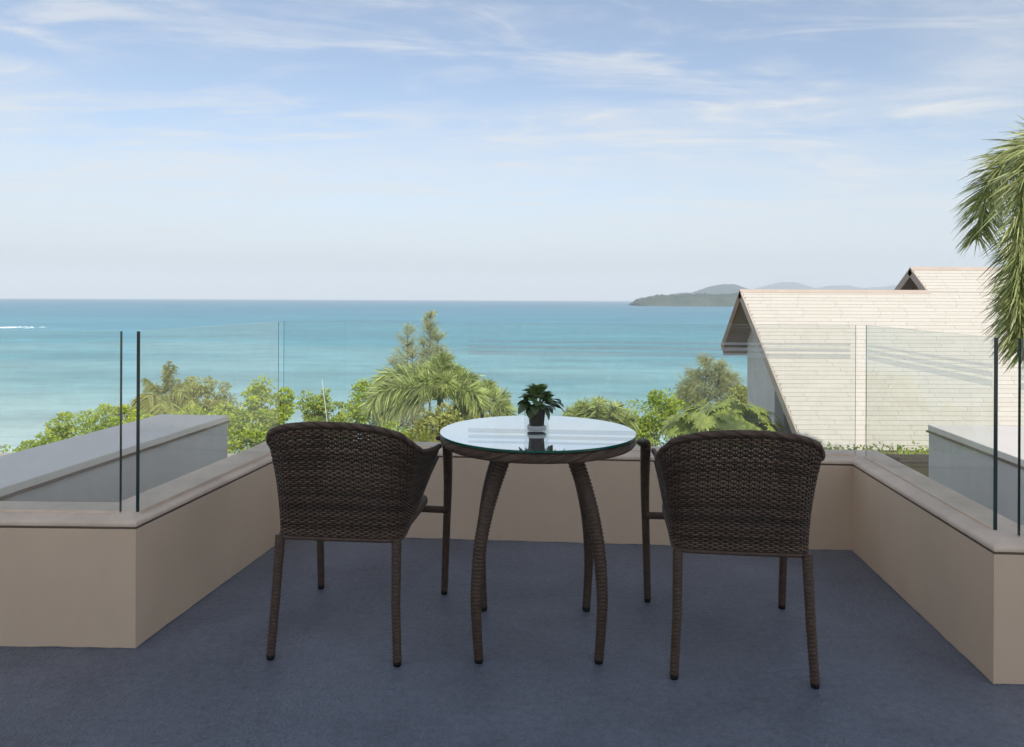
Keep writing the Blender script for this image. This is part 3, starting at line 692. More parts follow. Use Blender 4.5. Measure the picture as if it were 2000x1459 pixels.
# ------------------------------------------------------------------ vegetation
def trunk_limbs(base, top, r, limbs, name, root, m):
    b0 = np.array(base); t0 = np.array(top)
    mid = (b0+t0)/2 + np.array([random.uniform(-.25, .25), random.uniform(-.2, .2), 0])
    pts = spline([b0, mid, t0], 8); parts = [tube(pts, np.linspace(r, r*.45, len(pts)), 8)]
    o = obj(name, mesh_np(name, *parts[0], True), m, root)
    lp = []
    for L in limbs:
        s0 = pts[int(len(pts)*random.uniform(.55, .9))-1]; e0 = np.array(L)
        q = spline([s0, (s0+e0)/2+np.array([0, 0, .25]), e0], 6); lp.append(tube(q, np.linspace(r*.4, r*.07, len(q)), 6))
    if lp:
        v, f = merge(lp); obj('limbs', mesh_np('limbs', v, f, True), m, root)
def tree(name, px0, px1, py0, py1, y, leafm, label, n=7000, lobes=None, L=.17, cat='tree', group='trees between the balcony and the sea', dens=1.0, thick=None):
    """crown fills the pixel box at distance y; lobes (u,v,r) in box units"""
    c = at((px0+px1)/2, (py0+py1)/2, y); W = (px1-px0)/FPX*y*1.1; Hh = (py1-py0)/FPX*y*1.15; D = thick or W*.8
    gz = terr(c.x, y)
    root = empty(name, (c.x, y, gz)); tag(root, label, cat, group)
    lobes = lobes or [(.5, .5, .5)]
    # clumps inside the lobes
    cl = []
    while len(cl) < int(90*dens):
        u, v_, r = random.choice(lobes)
        a = unit(1)[0]*r*(random.random()**.3)
        q = np.array([u+a[0], a[1], v_+a[2]])
        cl.append(((q[0]-.5)*W, q[1]*D, (q[2]-.5)*Hh))
    cl = np.array(cl); ci = rng.integers(0, len(cl), n)
    cr = rng.uniform(.16, .40, len(cl))*min(1.0, W*.32)
    d = unit(n); p = cl[ci] + d*(cr[ci]*rng.random(n)**.4)[:, None]*np.array([1.15, 1.15, .72])
    p[:, 2] += c.z-gz
    dirs = d*.9 + unit(n)*.6 + np.array([0, 0, .1]); nn = unit(n)*.8 + np.array([.25, -.35, .9])
    v, f = leaves(p, dirs, nn, L*rng.uniform(.6, 1.25, n), L*.55)
    obj('crown', mesh_np('crown', v, f), leafm, root)
    low = c.z-gz-Hh*.25
    trunk_limbs((0, 0, 0), (0, 0, low), max(.07, .028*low), [tuple(cl[i]+np.array([0, 0, c.z-gz])) for i in rng.integers(0, len(cl), 9)], 'trunk', root, M['bark'])
    return root
tree('broadleaf_tree', -130, 75, 850, 960, 34, M['leaf_yellow'], 'low yellow-green tree cut by the left picture edge behind the wall', 5000, [(.3, .4, .4), (.7, .3, .35)])
tree('broadleaf_tree', 62, 262, 796, 905, 31, M['leaf_yellow'], 'low spreading yellow-green tree just above the left grey wall', 11000, [(.22, .30, .27), (.5, .52, .36), (.78, .62, .36), (.62, .25, .4)], L=.15)
tree('broadleaf_tree', 330, 452, 740, 850, 46, M['leaf_olive'], 'dense rounded olive-green tree behind the coconut palm', 17000, [(.35, .55, .42), (.62, .56, .40), (.75, .3, .4), (.3, .2, .45)], L=.16, dens=2.6)
tree('broadleaf_tree', 225, 345, 765, 850, 43, M['leaf_olive'], 'loose olive-green shrub at the foot of the coconut palm', 5000, [(.3, .35, .35), (.7, .45, .4)], L=.16)
tree('broadleaf_tree', 435, 580, 752, 905, 27, M['leaf_yellow'], 'open bright-leaved tree beside the left chair back', 9500, [(.28, .55, .30), (.62, .72, .26), (.5, .38, .36), (.8, .28, .26), (.3, .14, .3), (.72, .5, .2)], L=.15)
tree('broadleaf_tree', 588, 680, 758, 868, 29, M['leaf_mid'], 'small leafy tree behind the pale slender pole', 5200, [(.38, .68, .30), (.6, .4, .36), (.3, .25, .32), (.8, .25, .25)], L=.14)
tree('broadleaf_tree', 668, 765, 742, 860, 33, M['leaf_yellow'], 'thin yellow-green tree behind the arching palm frond, left of the casuarina', 4200, [(.55, .7, .28), (.3, .4, .3), (.7, .3, .35)], L=.14)
tree('broadleaf_tree', 1165, 1255, 798, 868, 24, M['leaf_mid'], 'small leafy bush behind the right edge of the table', 3200, [(.6, .5, .4), (.3, .4, .3)], L=.11)
tree('broadleaf_tree', 1240, 1372, 780, 905, 22, M['leaf_yellow'], 'bright leafy bush between the table and the right chair', 8000, [(.30, .78, .26), (.6, .62, .34), (.42, .36, .30), (.75, .3, .32), (.12, .45, .16)], L=.105)
tree('broadleaf_tree', 1420, 1475, 752, 800, 26, M['leaf_olive'], 'small olive-brown bush against the white house wall', 3000, [(.5, .5, .45)], L=.10)
tree('broadleaf_tree', 1490, 1590, 838, 905, 19, M['leaf_dark'], 'dark low shrub at the foot of the white house', 3000, [(.5, .4, .45)], L=.09)

tree('broadleaf_tree', 822, 912, 798, 890, 19.8, M['leaf_olive'], 'leafy shrub round the foot of the foxtail palm beside the table', 4500, [(.4, .6, .4), (.7, .35, .35), (.3, .2, .35)], L=.13)
tree('broadleaf_tree', 905, 1010, 800, 880, 25.5, M['leaf_olive'], 'olive-green shrub showing just above the left half of the table', 4500, [(.3, .5, .35), (.7, .45, .4)], L=.13)
tree('broadleaf_tree', 735, 800, 822, 880, 18.5, M['leaf_yellow'], 'small bright bush behind the right shoulder of the left chair', 3000, [(.5, .5, .42), (.7, .3, .3)], L=.10)
tree('broadleaf_tree', 290, 460, 792, 880, 33, M['leaf_yellow'], 'low yellow-green bush in front of the coconut palm, behind the left glass', 7000, [(.25, .4, .35), (.55, .55, .36), (.8, .45, .36)], L=.14)
def casuarina(spires, y, label, gx, spread=.16, nb=60, lean=0.0):
    base = at(gx, 800, y); gz = terr(base.x, y)
    root = empty('casuarina_tree', (base.x, y, gz)); tag(root, label, 'tree', 'trees between the balcony and the sea')
    nd_p = []; nd_d = []; limb = []
    for (tx, ty, wpx, bpy_) in spires:
        tp = at(tx, ty, y); bp = at(tx-lean*(bpy_-ty), bpy_, y)
        tip = np.array([tp.x-base.x, random.uniform(-.4, .4), tp.z-gz]); low = np.array([bp.x-base.x, 0, bp.z-gz])
        ax = spline([(0, 0, 0), low*np.array([.8, 1, .7]), low, tip], 10)
        limb.append(tube(ax, np.linspace(.10, .012, len(ax)), 6))
        W = wpx/FPX*y*.72; Hh = tip[2]-low[2]
        for b in range(nb):
            t = random.random()**.8; o0 = low+(tip-low)*t
            az = random.uniform(0, 2*math.pi); R0 = W*(1.05-t*.8)*random.uniform(.45, 1.15)
            e0 = o0+np.array([math.cos(az)*R0, math.sin(az)*R0, R0*random.uniform(.5, 1.3)])
            q = spline([o0, (o0+e0)/2+np.array([0, 0, -.05]), e0], 5); limb.append(tube(q, np.linspace(.018, .005, len(q)), 4))
            m = 46; tt = rng.uniform(.15, 1, m); pp = o0+(e0-o0)*tt[:, None]+rng.normal(scale=.05, size=(m, 3))
            nd_p.append(pp); dd = unit(m)*.6+(e0-o0)/max(.05, np.linalg.norm(e0-o0))*.7+np.array([0, 0, .15]); nd_d.append(dd)
    p = np.vstack(nd_p); d = np.vstack(nd_d); n = len(p)
    v, f = blades(p, d, rng.uniform(.14, .42, n), .017, rng.uniform(.1, .7, n), 2)
    obj('crown', mesh_np('crown', v, f), M['needle'], root)
    v, f = merge(limb); obj('trunk', mesh_np('trunk', v, f, True), M['bark'], root)
casuarina([(795, 640, 66, 850), (778, 700, 72, 860), (840, 612, 46, 770), (855, 655, 52, 790), (806, 690, 70, 860), (826, 668, 44, 850)], 36, 'tall feathery casuarina with twin grey-green spires above the palm', 812, nb=70)
casuarina([(1378, 700, 55, 812), (1356, 735, 62, 820), (1400, 712, 60, 812), (1425, 738, 55, 812), (1340, 760, 50, 825)], 30, 'feathery grey-green casuarina bush left of the white house wall', 1385, nb=58)

def frond_mesh(ctrl, n, L, wd, style, nseg=3, r=.02):
    pts = spline(ctrl, 14); P, s = resample(pts, .05); Pf, T, N, B = frames(P); m = len(P)
    t = rng.uniform(.16 if style != 'tuft' else .02, 1, n)**.95; fi = t*(m-1); i0 = np.clip(fi.astype(int), 0, m-2); fr_ = (fi-i0)[:, None]
    p = Pf[i0]*(1-fr_)+Pf[i0+1]*fr_
    if style == 'foxtail': a = rng.uniform(0, 2*np.pi, n)
    else: a = np.where(rng.random(n) < .5, 0, np.pi) + rng.normal(scale=.25, size=n) + .35*np.where(rng.random(n) < .5, 1, -1)*0
    rad = N[i0]*np.cos(a)[:, None]+B[i0]*np.sin(a)[:, None]
    d = rad*.85 + T[i0]*rng.uniform(.45, .8, n)[:, None]
    ll = L*np.interp(t, [0, .2, .5, .85, 1], [.55, .9, 1.0, .75, .45])*rng.uniform(.8, 1.15, n)
    dr = rng.uniform(.15, .45, n) if style == 'foxtail' else rng.uniform(.35, .8, n)
    v, f = blades(p, d, ll, wd*rng.uniform(.7, 1.2, n), dr, nseg)
    rv, rf_ = tube(Pf, np.linspace(r, r*.25, m), 5)
    return merge([(v, f), (rv, rf_)])
def palm(name, base_xy, crown_z, fr_list, label, leaf, L, wd, n, style, tr=.11, rz=.02, lean=(0, 0), shaft=.0, group='palms between the balcony and the sea'):
    gz = terr(*base_xy); root = empty(name, (*base_xy, gz)); tag(root, label, 'palm', group)
    h = crown_z-gz
    q = spline([(-lean[0], -lean[1], 0), (-lean[0]*.4, -lean[1]*.4, h*.5), (0, 0, h)], 10)
    rad = np.linspace(tr, tr*.62, len(q))*(1+.03*np.sin(np.arange(len(q))*2.1)); rad[0] *= 1.5
    obj('trunk', mesh_np('trunk', *tube(q, rad, 10), True), M['palm_bark'], root)
    if shaft:
        q = spline([(0, 0, h-.05), (0, 0, h+shaft*.5), (0, 0, h+shaft)], 6); obj('crownshaft', mesh_np('crownshaft', *tube(q, np.linspace(tr*.75, tr*.35, len(q)), 10), True), M['stalk'], root)
    for c_ in fr_list:
        c2_ = [np.array((x, y_, z+h)) for x, y_, z in c_]
        v, f = frond_mesh(c2_, n, L, wd, style, r=rz); obj('frond', mesh_np('frond', v, f), leaf, root)
    return root
def arc(az, el, Ln, droop):
    ca, sa = math.cos(az), math.sin(az); out = []
    for t in (0, .25, .5, .75, 1):
        s_ = Ln*t; hx = s_*math.cos(el)*(1-.28*droop*t*t); z = s_*math.sin(el)-droop*Ln*.62*t*t
        out.append((ca*hx, sa*hx, z))
    return out
# foxtail palm in the middle
c = at(860, 782, 21)
palm('foxtail_palm', (c.x, 21), c.z, [
    arc(R_(178), .80, 3.7, 1.05), arc(R_(205), .60, 3.4, 1.0), arc(R_(158), 1.0, 2.7, 1.0), arc(R_(120), 1.25, 2.0, .7), arc(R_(255), 1.25, 1.7, 1.0),
    arc(R_(5), .95, 2.3, 1.0), arc(R_(-30), .65, 2.3, 1.0), arc(R_(45), 1.15, 2.0, .8), arc(R_(300), 1.15, 1.7, 1.0), arc(R_(225), 1.1, 2.0, 1.1), arc(R_(80), 1.4, 1.9, .5), arc(R_(190), .3, 2.4, .9)],
    'bushy foxtail palm with arching fronds left of the table', M['frond'], .62, .036, 560, 'foxtail', tr=.12, shaft=.4)
c = at(942, 806, 22.5)
palm('foxtail_palm', (c.x, 22.5), c.z, [arc(R_(5), .95, 1.6, .85), arc(R_(60), 1.25, 1.4, .5), arc(R_(-50), .9, 1.6, .9), arc(R_(175), 1.05, 1.5, .8), arc(R_(330), .6, 1.5, .9), arc(R_(120), 1.15, 1.4, .6), arc(R_(200), .7, 1.4, .9), arc(R_(280), 1.2, 1.4, .9)],
    'smaller foxtail palm rising behind the left edge of the table', M['frond'], .58, .034, 460, 'foxtail', tr=.09, shaft=.3)
c = at(1168, 832, 20)
palm('foxtail_palm', (c.x, 20), c.z-.25, [arc(R_(a_), e_, 1.5, .55) for a_, e_ in ((20, 1.0), (75, 1.3), (140, 1.05), (170, .85), (200, 1.2), (260, 1.3), (320, 1.1), (350, .7))],
    'low grassy palm tuft behind the table to the right of the potted plant', M['frond'], .52, .030, 300, 'foxtail', tr=.08)
c = at(822, 862, 17)
palm('dwarf_palm', (c.x, 17), c.z-.12, [arc(R_(a_), e_, .55, .25) for a_, e_ in ((0, .9), (40, 1.2), (85, .7), (130, 1.3), (170, .8), (215, 1.1), (250, .6), (300, 1.25), (330, .5), (190, .3))],
    'bright yellow-green spiky dwarf palm between left chair and table', M['frond_yellow'], .24, .020, 120, 'tuft', tr=.05, rz=.006)
c = at(322, 778, 40)
palm('coconut_palm', (c.x, 40), c.z, [arc(R_(a_), e_, 2.3, d_) for a_, e_, d_ in ((0, .35, .8), (35, .9, .7), (70, 1.25, .35), (110, 1.3, .35), (150, .8, .8), (180, .5, .9), (205, .15, 1.0), (250, .6, 1.1), (285, .35, 1.3), (310, .15, 1.1), (340, .7, .9), (265, .05, 1.2), (60, 1.45, .2), (190, 1.0, .6))],
    'coconut palm with yellowing fronds in front of the rounded olive tree', M['leaf_olive'], .75, .06, 150, 'feather', tr=.14, rz=.03)
# near foxtail palm at the right edge
PX, PY, PZ = 7.75, 9.1, 1.75
gzr = terr(PX, PY)
def rel(pts): return [(a_-PX+.10, b_-PY, c_-PZ) for a_, b_, c_ in pts]
palm('foxtail_palm', (PX, PY), PZ, [
    rel([(PX, PY, PZ), (7.15, 9.0, 3.15), (6.5, 8.9, 3.24), (6.04, 8.85, 2.62), (6.0, 8.8, 1.8)]),
    rel([(PX, PY, PZ), (7.15, 9.1, 2.6), (6.6, 9.05, 2.6), (6.18, 9.0, 2.0), (6.10, 9.0, 1.10)]),
    rel([(PX, PY, PZ), (7.2, 9.2, 2.3), (6.7, 9.25, 2.1), (6.32, 9.25, 1.5), (6.26, 9.2, .72)]),
    rel([(PX, PY, PZ), (7.2, 9.4, 1.9), (6.8, 9.5, 1.65), (6.5, 9.5, 1.1), (6.45, 9.4, .55)]),
    rel([(PX, PY, PZ), (7.4, 9.6, 3.0), (7.0, 9.9, 3.4), (6.55, 10.2, 2.9), (6.4, 10.3, 2.1)]),
    arc(R_(60), 1.2, 2.3, .9), arc(R_(10), .9, 2.4, 1.1), arc(R_(-40), 1.0, 2.2, 1.0), arc(R_(-95), 1.0, 2.2, 1.1), arc(R_(110), 1.1, 2.2, .9)],
    'large foxtail palm with drooping bushy fronds at the right picture edge', M['frond_near'], .58, .024, 860, 'foxtail', tr=.13, shaft=.55)

# papaya-like shrub with big cut leaves, each leaf a piece
def papaya_leaf(scale, lob=9):
    parts = []
    for i in range(lob):
        a = (i/(lob-1)-.5)*math.radians(265); L = scale*(1-.30*abs(i/(lob-1)-.5)*2)
        d = np.array([[math.sin(a), math.cos(a), .08]]); parts.append(blades(np.zeros((1, 3)), d, L, L*.30, .34, 3, side=np.array([[0, 0, 1.0]])))
        for sg in (-1, 1):
            a2 = a+sg*.5; d2 = np.array([[math.sin(a2), math.cos(a2), .05]])
            parts.append(blades(d*L*.42-np.array([[0, 0, .06*L]]), d2, L*.45, L*.2, .3, 2, side=np.array([[0, 0, 1.0]])))
    parts.append(tube(spline([(0, 0, 0), (0, -scale*.5, .06*scale), (0, -scale*1.1, -.05*scale)], 4), .012, 5))
    v, f = merge(parts); me = mesh_np('leaf', v, f); me.materials.append(M['papaya_leaf']); return me
pl = [papaya_leaf(.42), papaya_leaf(.47), papaya_leaf(.36)]
c = at(1425, 843, 17.5); gz = terr(c.x, 17.5)
pr = empty('papaya_tree', (c.x, 17.5, gz)); tag(pr, 'papaya-like tree with large cut leaves in front of the white house', 'tree', 'trees between the balcony and the sea')
h0 = c.z-gz
obj('trunk', mesh_np('trunk', *tube(spline([(0, 0, 0), (.1, 0, h0*.5), (0, 0, h0-.3)], 8), np.linspace(.11, .06, 17), 8), True), M['palm_bark'], pr)
lb = []
for i in range(95):
    a = rng.uniform(0, 2*np.pi); rr0 = rng.random()**.6
    el = rng.uniform(-.25, 1.0)
    x = math.cos(a)*1.36*rr0; y = math.sin(a)*.95*rr0; z = h0+.80*math.sqrt(max(0, 1-rr0**2))*rng.uniform(.35, 1.02)-.05 + .06*x*-1 - rng.uniform(0, .75)*(rng.random() < .5)
    lo = bpy.data.objects.new('leaf', pl[i % 3]); COL.objects.link(lo); lo.parent = pr
    lo.location = (x, y, z); s_ = rng.uniform(.75, 1.15); lo.scale = (s_, s_, s_)
    lo.rotation_euler = (rng.uniform(-.95, .05), rng.uniform(-.5, .5), a-math.pi/2+rng.uniform(-.5, .5))
    if i % 5 == 0: lb.append(tube(spline([(0, 0, h0-.5), (x*.4, y*.4, h0-.2), (x*.85, y*.85, z-.05)], 4), np.linspace(.03, .012, 9), 5))
v, f = merge(lb); obj('limbs', mesh_np('limbs', v, f, True), M['stalk'], pr)

# slim garden poles
def pole(px, py0, py1, y, px2, m, label):
    a = at(px, py0, y); b = at(px2, py1, y); gz = terr(b.x, y)
    d = (b-a)/(b.z-a.z); bt = b + d*(gz-b.z)
    q = np.array([tuple(bt), tuple(a)]); P2, s = resample(q, 1.0)
    v, f = tube(P2, np.linspace(.022, .008, len(P2)), 8); o = obj('garden_pole', mesh_np('garden_pole', v, f, True), m); tag(o, label, 'pole')
pole(629, 742, 840, 20, 641, M['pole'], 'pale slender leaning pole in front of the small leafy tree')
pole(787, 800, 860, 19, 787, M['pole_dark'], 'thin dark upright pole below the arching palm frond')

# ------------------------------------------------------------------ wicker chairs
SEATZ = .44
def ztop(y):                                       # height of the rim by distance from the back
    return np.interp(y, [-.36, -.30, -.22, -.10, .05, .20, .32], [.804, .788, .738, .700, .672, .652, .640])
def plan(u, z):
    """the U-shaped plan of the shell: u in metres along it from the middle of the back"""
    k = np.clip((z-.40)/.40, 0, 1)
    wd = .214+.030*k+.046*k**2.2; yb = -.268-.080*k; rc = .045+.125*k**.8; yf = .31
    half = (wd-rc); arc_l = rc*math.pi/2
    s = np.abs(u); sg = np.sign(u)
    # back curves a little outwards in the middle
    x1 = s; y1 = yb+0*s
    th = np.clip((s-half)/rc, 0, math.pi/2); x2 = half+rc*np.sin(th); y2 = yb+rc*(1-np.cos(th))
    x3 = wd; y3 = yb+rc+(s-half-arc_l)
    x = np.where(s < half, x1, np.where(s < half+arc_l, x2, x3)); y = np.where(s < half, y1, np.where(s < half+arc_l, y2, y3))
    y = y-(.006+.014*k)*np.cos(np.clip(s/.25, 0, 1)*math.pi/2)
    return x*sg, y, th*sg
UMAX = .90
def zbot(y): return np.interp(y, [-.40, -.19, -.10, .02, .15, .30], [.402, .402, .425, .480, .545, .600])
def shell_pt(u, v):
    """v 0..1 from the seat line to the rim"""
    u = np.asarray(u, float); z = np.full_like(u, .402+v*.39)
    for _ in range(3):
        x, y, th = plan(u, z); z = .402+v*(ztop(y)-.020*np.clip(np.abs(u)/.2, 0, 1.3)**2-.402)
    return np.stack([x, y, z], -1), th
def make_chair_meshes():
    parts = []; NR = 54; sp_ = .0158
    us = np.arange(-UMAX, UMAX+.001, sp_/4)
    for r in range(NR):
        v = (r+.5)/NR; P, th = shell_pt(us, np.full_like(us, v))
        P2, _ = shell_pt(us+.004, np.full_like(us, v)); T = P2-P; T /= np.linalg.norm(T, axis=1)[:, None]
        Pv, _ = shell_pt(us, np.full_like(us, min(1, v+.02))); U = Pv-P; U /= np.linalg.norm(U, axis=1)[:, None]
        Nn = np.cross(T, U); Nn /= np.linalg.norm(Nn, axis=1)[:, None]
        out = Nn
        ok = (P[:, 2] > zbot(P[:, 1])) & (P[:, 1] < .305)
        ph = np.pi*us/sp_ + (r % 2)*np.pi
        amp = .0024*np.sin(ph) + rng.normal(scale=.00025, size=len(us))
        hh = (.0064+.0004*rng.random())*np.interp(P[:, 1], [-.3, .3], [1, .66]); th_ = .0019
        c = P + out*amp[:, None]
        ring = np.stack([c+U*hh[:, None]*.62, c+out*th_, c-U*hh[:, None]*.62, c-out*th_], 1)
        seg = np.where(ok)[0]
        if len(seg) < 3: continue
        runs = np.split(seg, np.where(np.diff(seg) > 1)[0]+1)
        for rn in runs:
            if len(rn) < 3: continue
            V = ring[rn].reshape(-1, 3); n = len(rn); i = np.arange(n-1)[:, None]*4; j = np.arange(4)[None]; j2 = (j+1) % 4
            parts.append((V, [np.stack([i+j, i+j2, i+4+j2, i+4+j], -1).reshape(-1, 4)]))
    v, f = merge(parts); weave = mesh_np('woven_shell', v, f, True); weave.materials.append(M['wicker'])
    st = []
    for u in np.arange(-UMAX+sp_/2, UMAX, sp_):
        vv = np.linspace(0, 1, 22); P = np.array([shell_pt(np.array([u]), np.array([q]))[0][0] for q in vv])
        P = P[(P[:, 2] > zbot(P[:, 1])-.004) & (P[:, 1] < .305)]
        if len(P) > 2: st.append(tube(P, .0026, 5, False))
    v, f = merge(st); stakes = mesh_np('stakes', v, f, True); stakes.materials.append(M['wicker_dark'])
    # rolled rim: strands laid helically round the edge
    us2 = np.arange(-UMAX, UMAX, .006); P, _ = shell_pt(us2, np.full_like(us2, 1.0)); P = P[P[:, 1] < .30]; P[:, 2] += .002
    Pf, T, N, B = frames(P); s = np.r_[0, np.cumsum(np.linalg.norm(np.diff(Pf, axis=0), axis=1))]
    rp = [tube(Pf, .0080, 8)]
    for k_ in range(7):
        a = 2*np.pi*(s/.115+k_/7); rp.append(tube(Pf+(N*np.cos(a)[:, None]+B*np.sin(a)[:, None])*.0066, .0042, 6, False))
    v, f = merge(rp); rim = mesh_np('rim', v, f, True); rim.materials.append(M['wicker'])
    # lower edge of the shell
    P, _ = shell_pt(us2, np.zeros_like(us2)); y = P[:, 1]; zb = zbot(y); vs = np.clip((zb-.402)/(ztop(y)-.402), 0, 1)
    for _ in range(3):
        P, _t = shell_pt(us2, vs); zb = zbot(P[:, 1]); vs = np.clip((zb-.402)/(ztop(P[:, 1])-.402), 0, 1)
    P = P[P[:, 1] < .29]
    v, f = wrapped(P, .0080, .0100, .16, 8); edge = mesh_np('lower_edge', v, f, True); edge.materials.append(M['wicker'])
    return weave, stakes, rim, edge
weave, stakes, rim, edge = make_chair_meshes()
def leg_meshes():
    out = {}
    for sg in (-1, 1):
        out['rear', sg] = mesh_np('leg', *wrapped([(sg*.218, -.304, .012), (sg*.208, -.288, .20), (sg*.2035, -.262, .408)], [.0158, .0166, .0180], .0125, .22, 10), True)
        out['front', sg] = mesh_np('leg', *wrapped(spline([(sg*.262, .300, .012), (sg*.268, .302, .22), (sg*.274, .303, .45), (sg*.273, .292, .655)], 6), [.0152, .0158, .0172, .0200, .0240], .0125, .20, 10, round_top=True), True)
        for w_ in ('rear', 'front'): out[w_, sg].materials.append(M['wicker_wrap'])
        e = [(sg*.218, -.304, 0), (sg*.218, -.304, .016)]; out['rear_foot', sg] = mesh_np('foot', *tube(np.array(e), [.0125, .0145], 10), True)
        e = [(sg*.262, .300, 0), (sg*.262, .300, .016)]; out['front_foot', sg] = mesh_np('foot', *tube(np.array(e), [.0125, .0140], 10), True)
        for w_ in ('rear_foot', 'front_foot'): out[w_, sg].materials.append(M['rubber'])
        out['arm', sg] = mesh_np('armrest', *wrapped(spline([(sg*.287, .03, .694), (sg*.290, .12, .678), (sg*.288, .21, .660), (sg*.278, .285, .640)], 8), [.012, .020, .024, .022], .0060, .10, 12, ell=([1, 1.15, 1.2, 1.1], [.7, .6, .6, .75]), nref=(1, 0, 0)), True)
        out['rail', sg] = mesh_np('seat_rail', *wrapped([(sg*.12, .235, .368), (sg*.268, .290, .350)], .0145, .0060, .08, 10), True)
        for w_ in ('arm', 'rail'): out[w_, sg].materials.append(M['wicker'])
    # seat: woven pad with a rolled waterfall edge
    nu, nv = 96, 84; U = np.linspace(-1, 1, nu); Vv = np.linspace(-1, 1, nv); pts = []
    sup = lambda a, p_: np.sign(a)*np.abs(a)**p_
    th = np.linspace(-np.pi/2, np.pi/2, 40); ph = np.linspace(0, 2*np.pi, 160, endpoint=False)
    for i_, t in enumerate(th):
        for j_, p_ in enumerate(ph):
            ct = abs(math.cos(t))**.28; stt = sup(math.sin(t), .55)
            rel_ = .0016*math.sin(p_*80)*math.sin(i_*math.pi*.9)
            x = (.222+rel_)*ct*sup(math.cos(p_), .38); y = .250*ct*sup(math.sin(p_), .38); z = .424+.030*stt
            pts.append((x, y+.005, z-.035*max(0, (y-.12)/.13)**2))
    n2 = len(ph); i = np.arange(len(th)-1)[:, None]*n2; j = np.arange(n2)[None]; j2 = (j+1) % n2
    out['seat'] = mesh_np('seat', pts, np.stack([i+j, i+j2, i+n2+j2, i+n2+j], -1).reshape(-1, 4), True); out['seat'].materials.append(M['wicker'])
    return out
LG = leg_meshes()
def chair(x, y, rz, label):
    root = empty('wicker_chair', (x, y, 0), rz); tag(root, label, 'chair', 'wicker armchairs at the table')
    def add(n, me, p=root):
        o = bpy.data.objects.new(n, me); COL.objects.link(o); o.parent = p; return o
    sh = add('backrest', weave); add('stakes', stakes, sh); add('rim', rim, sh); add('lower_edge', edge, sh)
    add('seat', LG['seat'])
    for sg in (-1, 1):
        l = add('leg', LG['rear', sg]); add('foot', LG['rear_foot', sg], l)
        l = add('leg', LG['front', sg]); add('foot', LG['front_foot', sg], l)
        add('armrest', LG['arm', sg]); add('seat_rail', LG['rail', sg])
    return root
chair(-.563, 2.771, R_(-5.5), 'dark brown wicker armchair left of the round table, seen from behind')
chair(.779, 2.650, R_(-6.6), 'dark brown wicker armchair right of the round table, seen from behind')

# ------------------------------------------------------------------ round table
TX, TY = .0955, 2.680
tb = empty('round_table', (TX, TY, 0)); tag(tb, 'round wicker table with glass top and curved legs between the chairs', 'table')
prof = [(.118, .715), (.128, .66), (.155, .58), (.182, .48), (.202, .36), (.211, .22), (.207, .10), (.201, .012)]
for sx_, sy_ in ((-1, -1), (1, -1), (1, 1), (-1, 1)):
    path = spline([(sx_*a_, sy_*a_*1.03, z_) for a_, z_ in prof][::-1], 6)
    dg = (sx_*.7071, sy_*.7071, 0)
    v, f = wrapped(path, [.0165, .0180, .0205, .0230, .0255, .028, .030], .0125, .20, 12, ell=([1.0, 1.0, 1.05, 1.1, 1.2], [1.0, 1.0, .95, .9, .85]), nref=dg)
    l = obj('leg', mesh_np('leg', v, f, True), M['wicker_wrap'], tb)
    v, f = tube(np.array([(sx_*.201, sy_*.201*1.03, 0), (sx_*.201, sy_*.201*1.03, .016)]), [.014, .016], 10); obj('foot', mesh_np('foot', v, f, True), M['rubber'], l)
a = np.linspace(0, 2*np.pi, 361); RR = .334
parts = [tube(np.stack([RR*np.cos(a), RR*np.sin(a), np.full_like(a, .7125)], 1), .0150, 10, False)]
cen = np.stack([RR*np.cos(a), RR*np.sin(a), np.full_like(a, .7125)], 1); rd = np.stack([np.cos(a), np.sin(a), 0*a], 1); upv = np.array([0, 0, 1.0])
for k_ in range(14):                                 # strands wound aslant round the rim
    q = 16*a/2/np.pi*2*np.pi/2+2*np.pi*k_/14
    parts.append(tube(cen+(rd*np.cos(q)[:, None]+upv*np.sin(q)[:, None])*.0150, .0036, 5, False))
v, f = merge(parts); obj('rim', mesh_np('rim', v, f, True), M['wicker'], tb)
v, f = tube(np.array([(0, 0, .700), (0, 0, .7255)]), [.325, .325], 64); obj('woven_top', mesh_np('woven_top', v, f), M['wicker_dark'], tb)
GR = .354; n_ = 160; th = np.linspace(0, 2*np.pi, n_, endpoint=False)
pr_ = [(GR-.0015, .7322), (GR, .7332), (GR, .7392), (GR-.0012, .7402)]
V = [(r*math.cos(t), r*math.sin(t), z) for r, z in pr_ for t in th]; F4 = []
for j in range(3):
    for i in range(n_): F4.append((j*n_+i, j*n_+(i+1) % n_, (j+1)*n_+(i+1) % n_, (j+1)*n_+i))
mb = MB(); mb.add(V, F4, 1); mb.f.append(tuple(3*n_+i for i in range(n_))); mb.mi.append(0); mb.f.append(tuple(range(n_))[::-1]); mb.mi.append(0)
mb.build('glass_top', [M['table_glass'], M['table_edge']], tb)

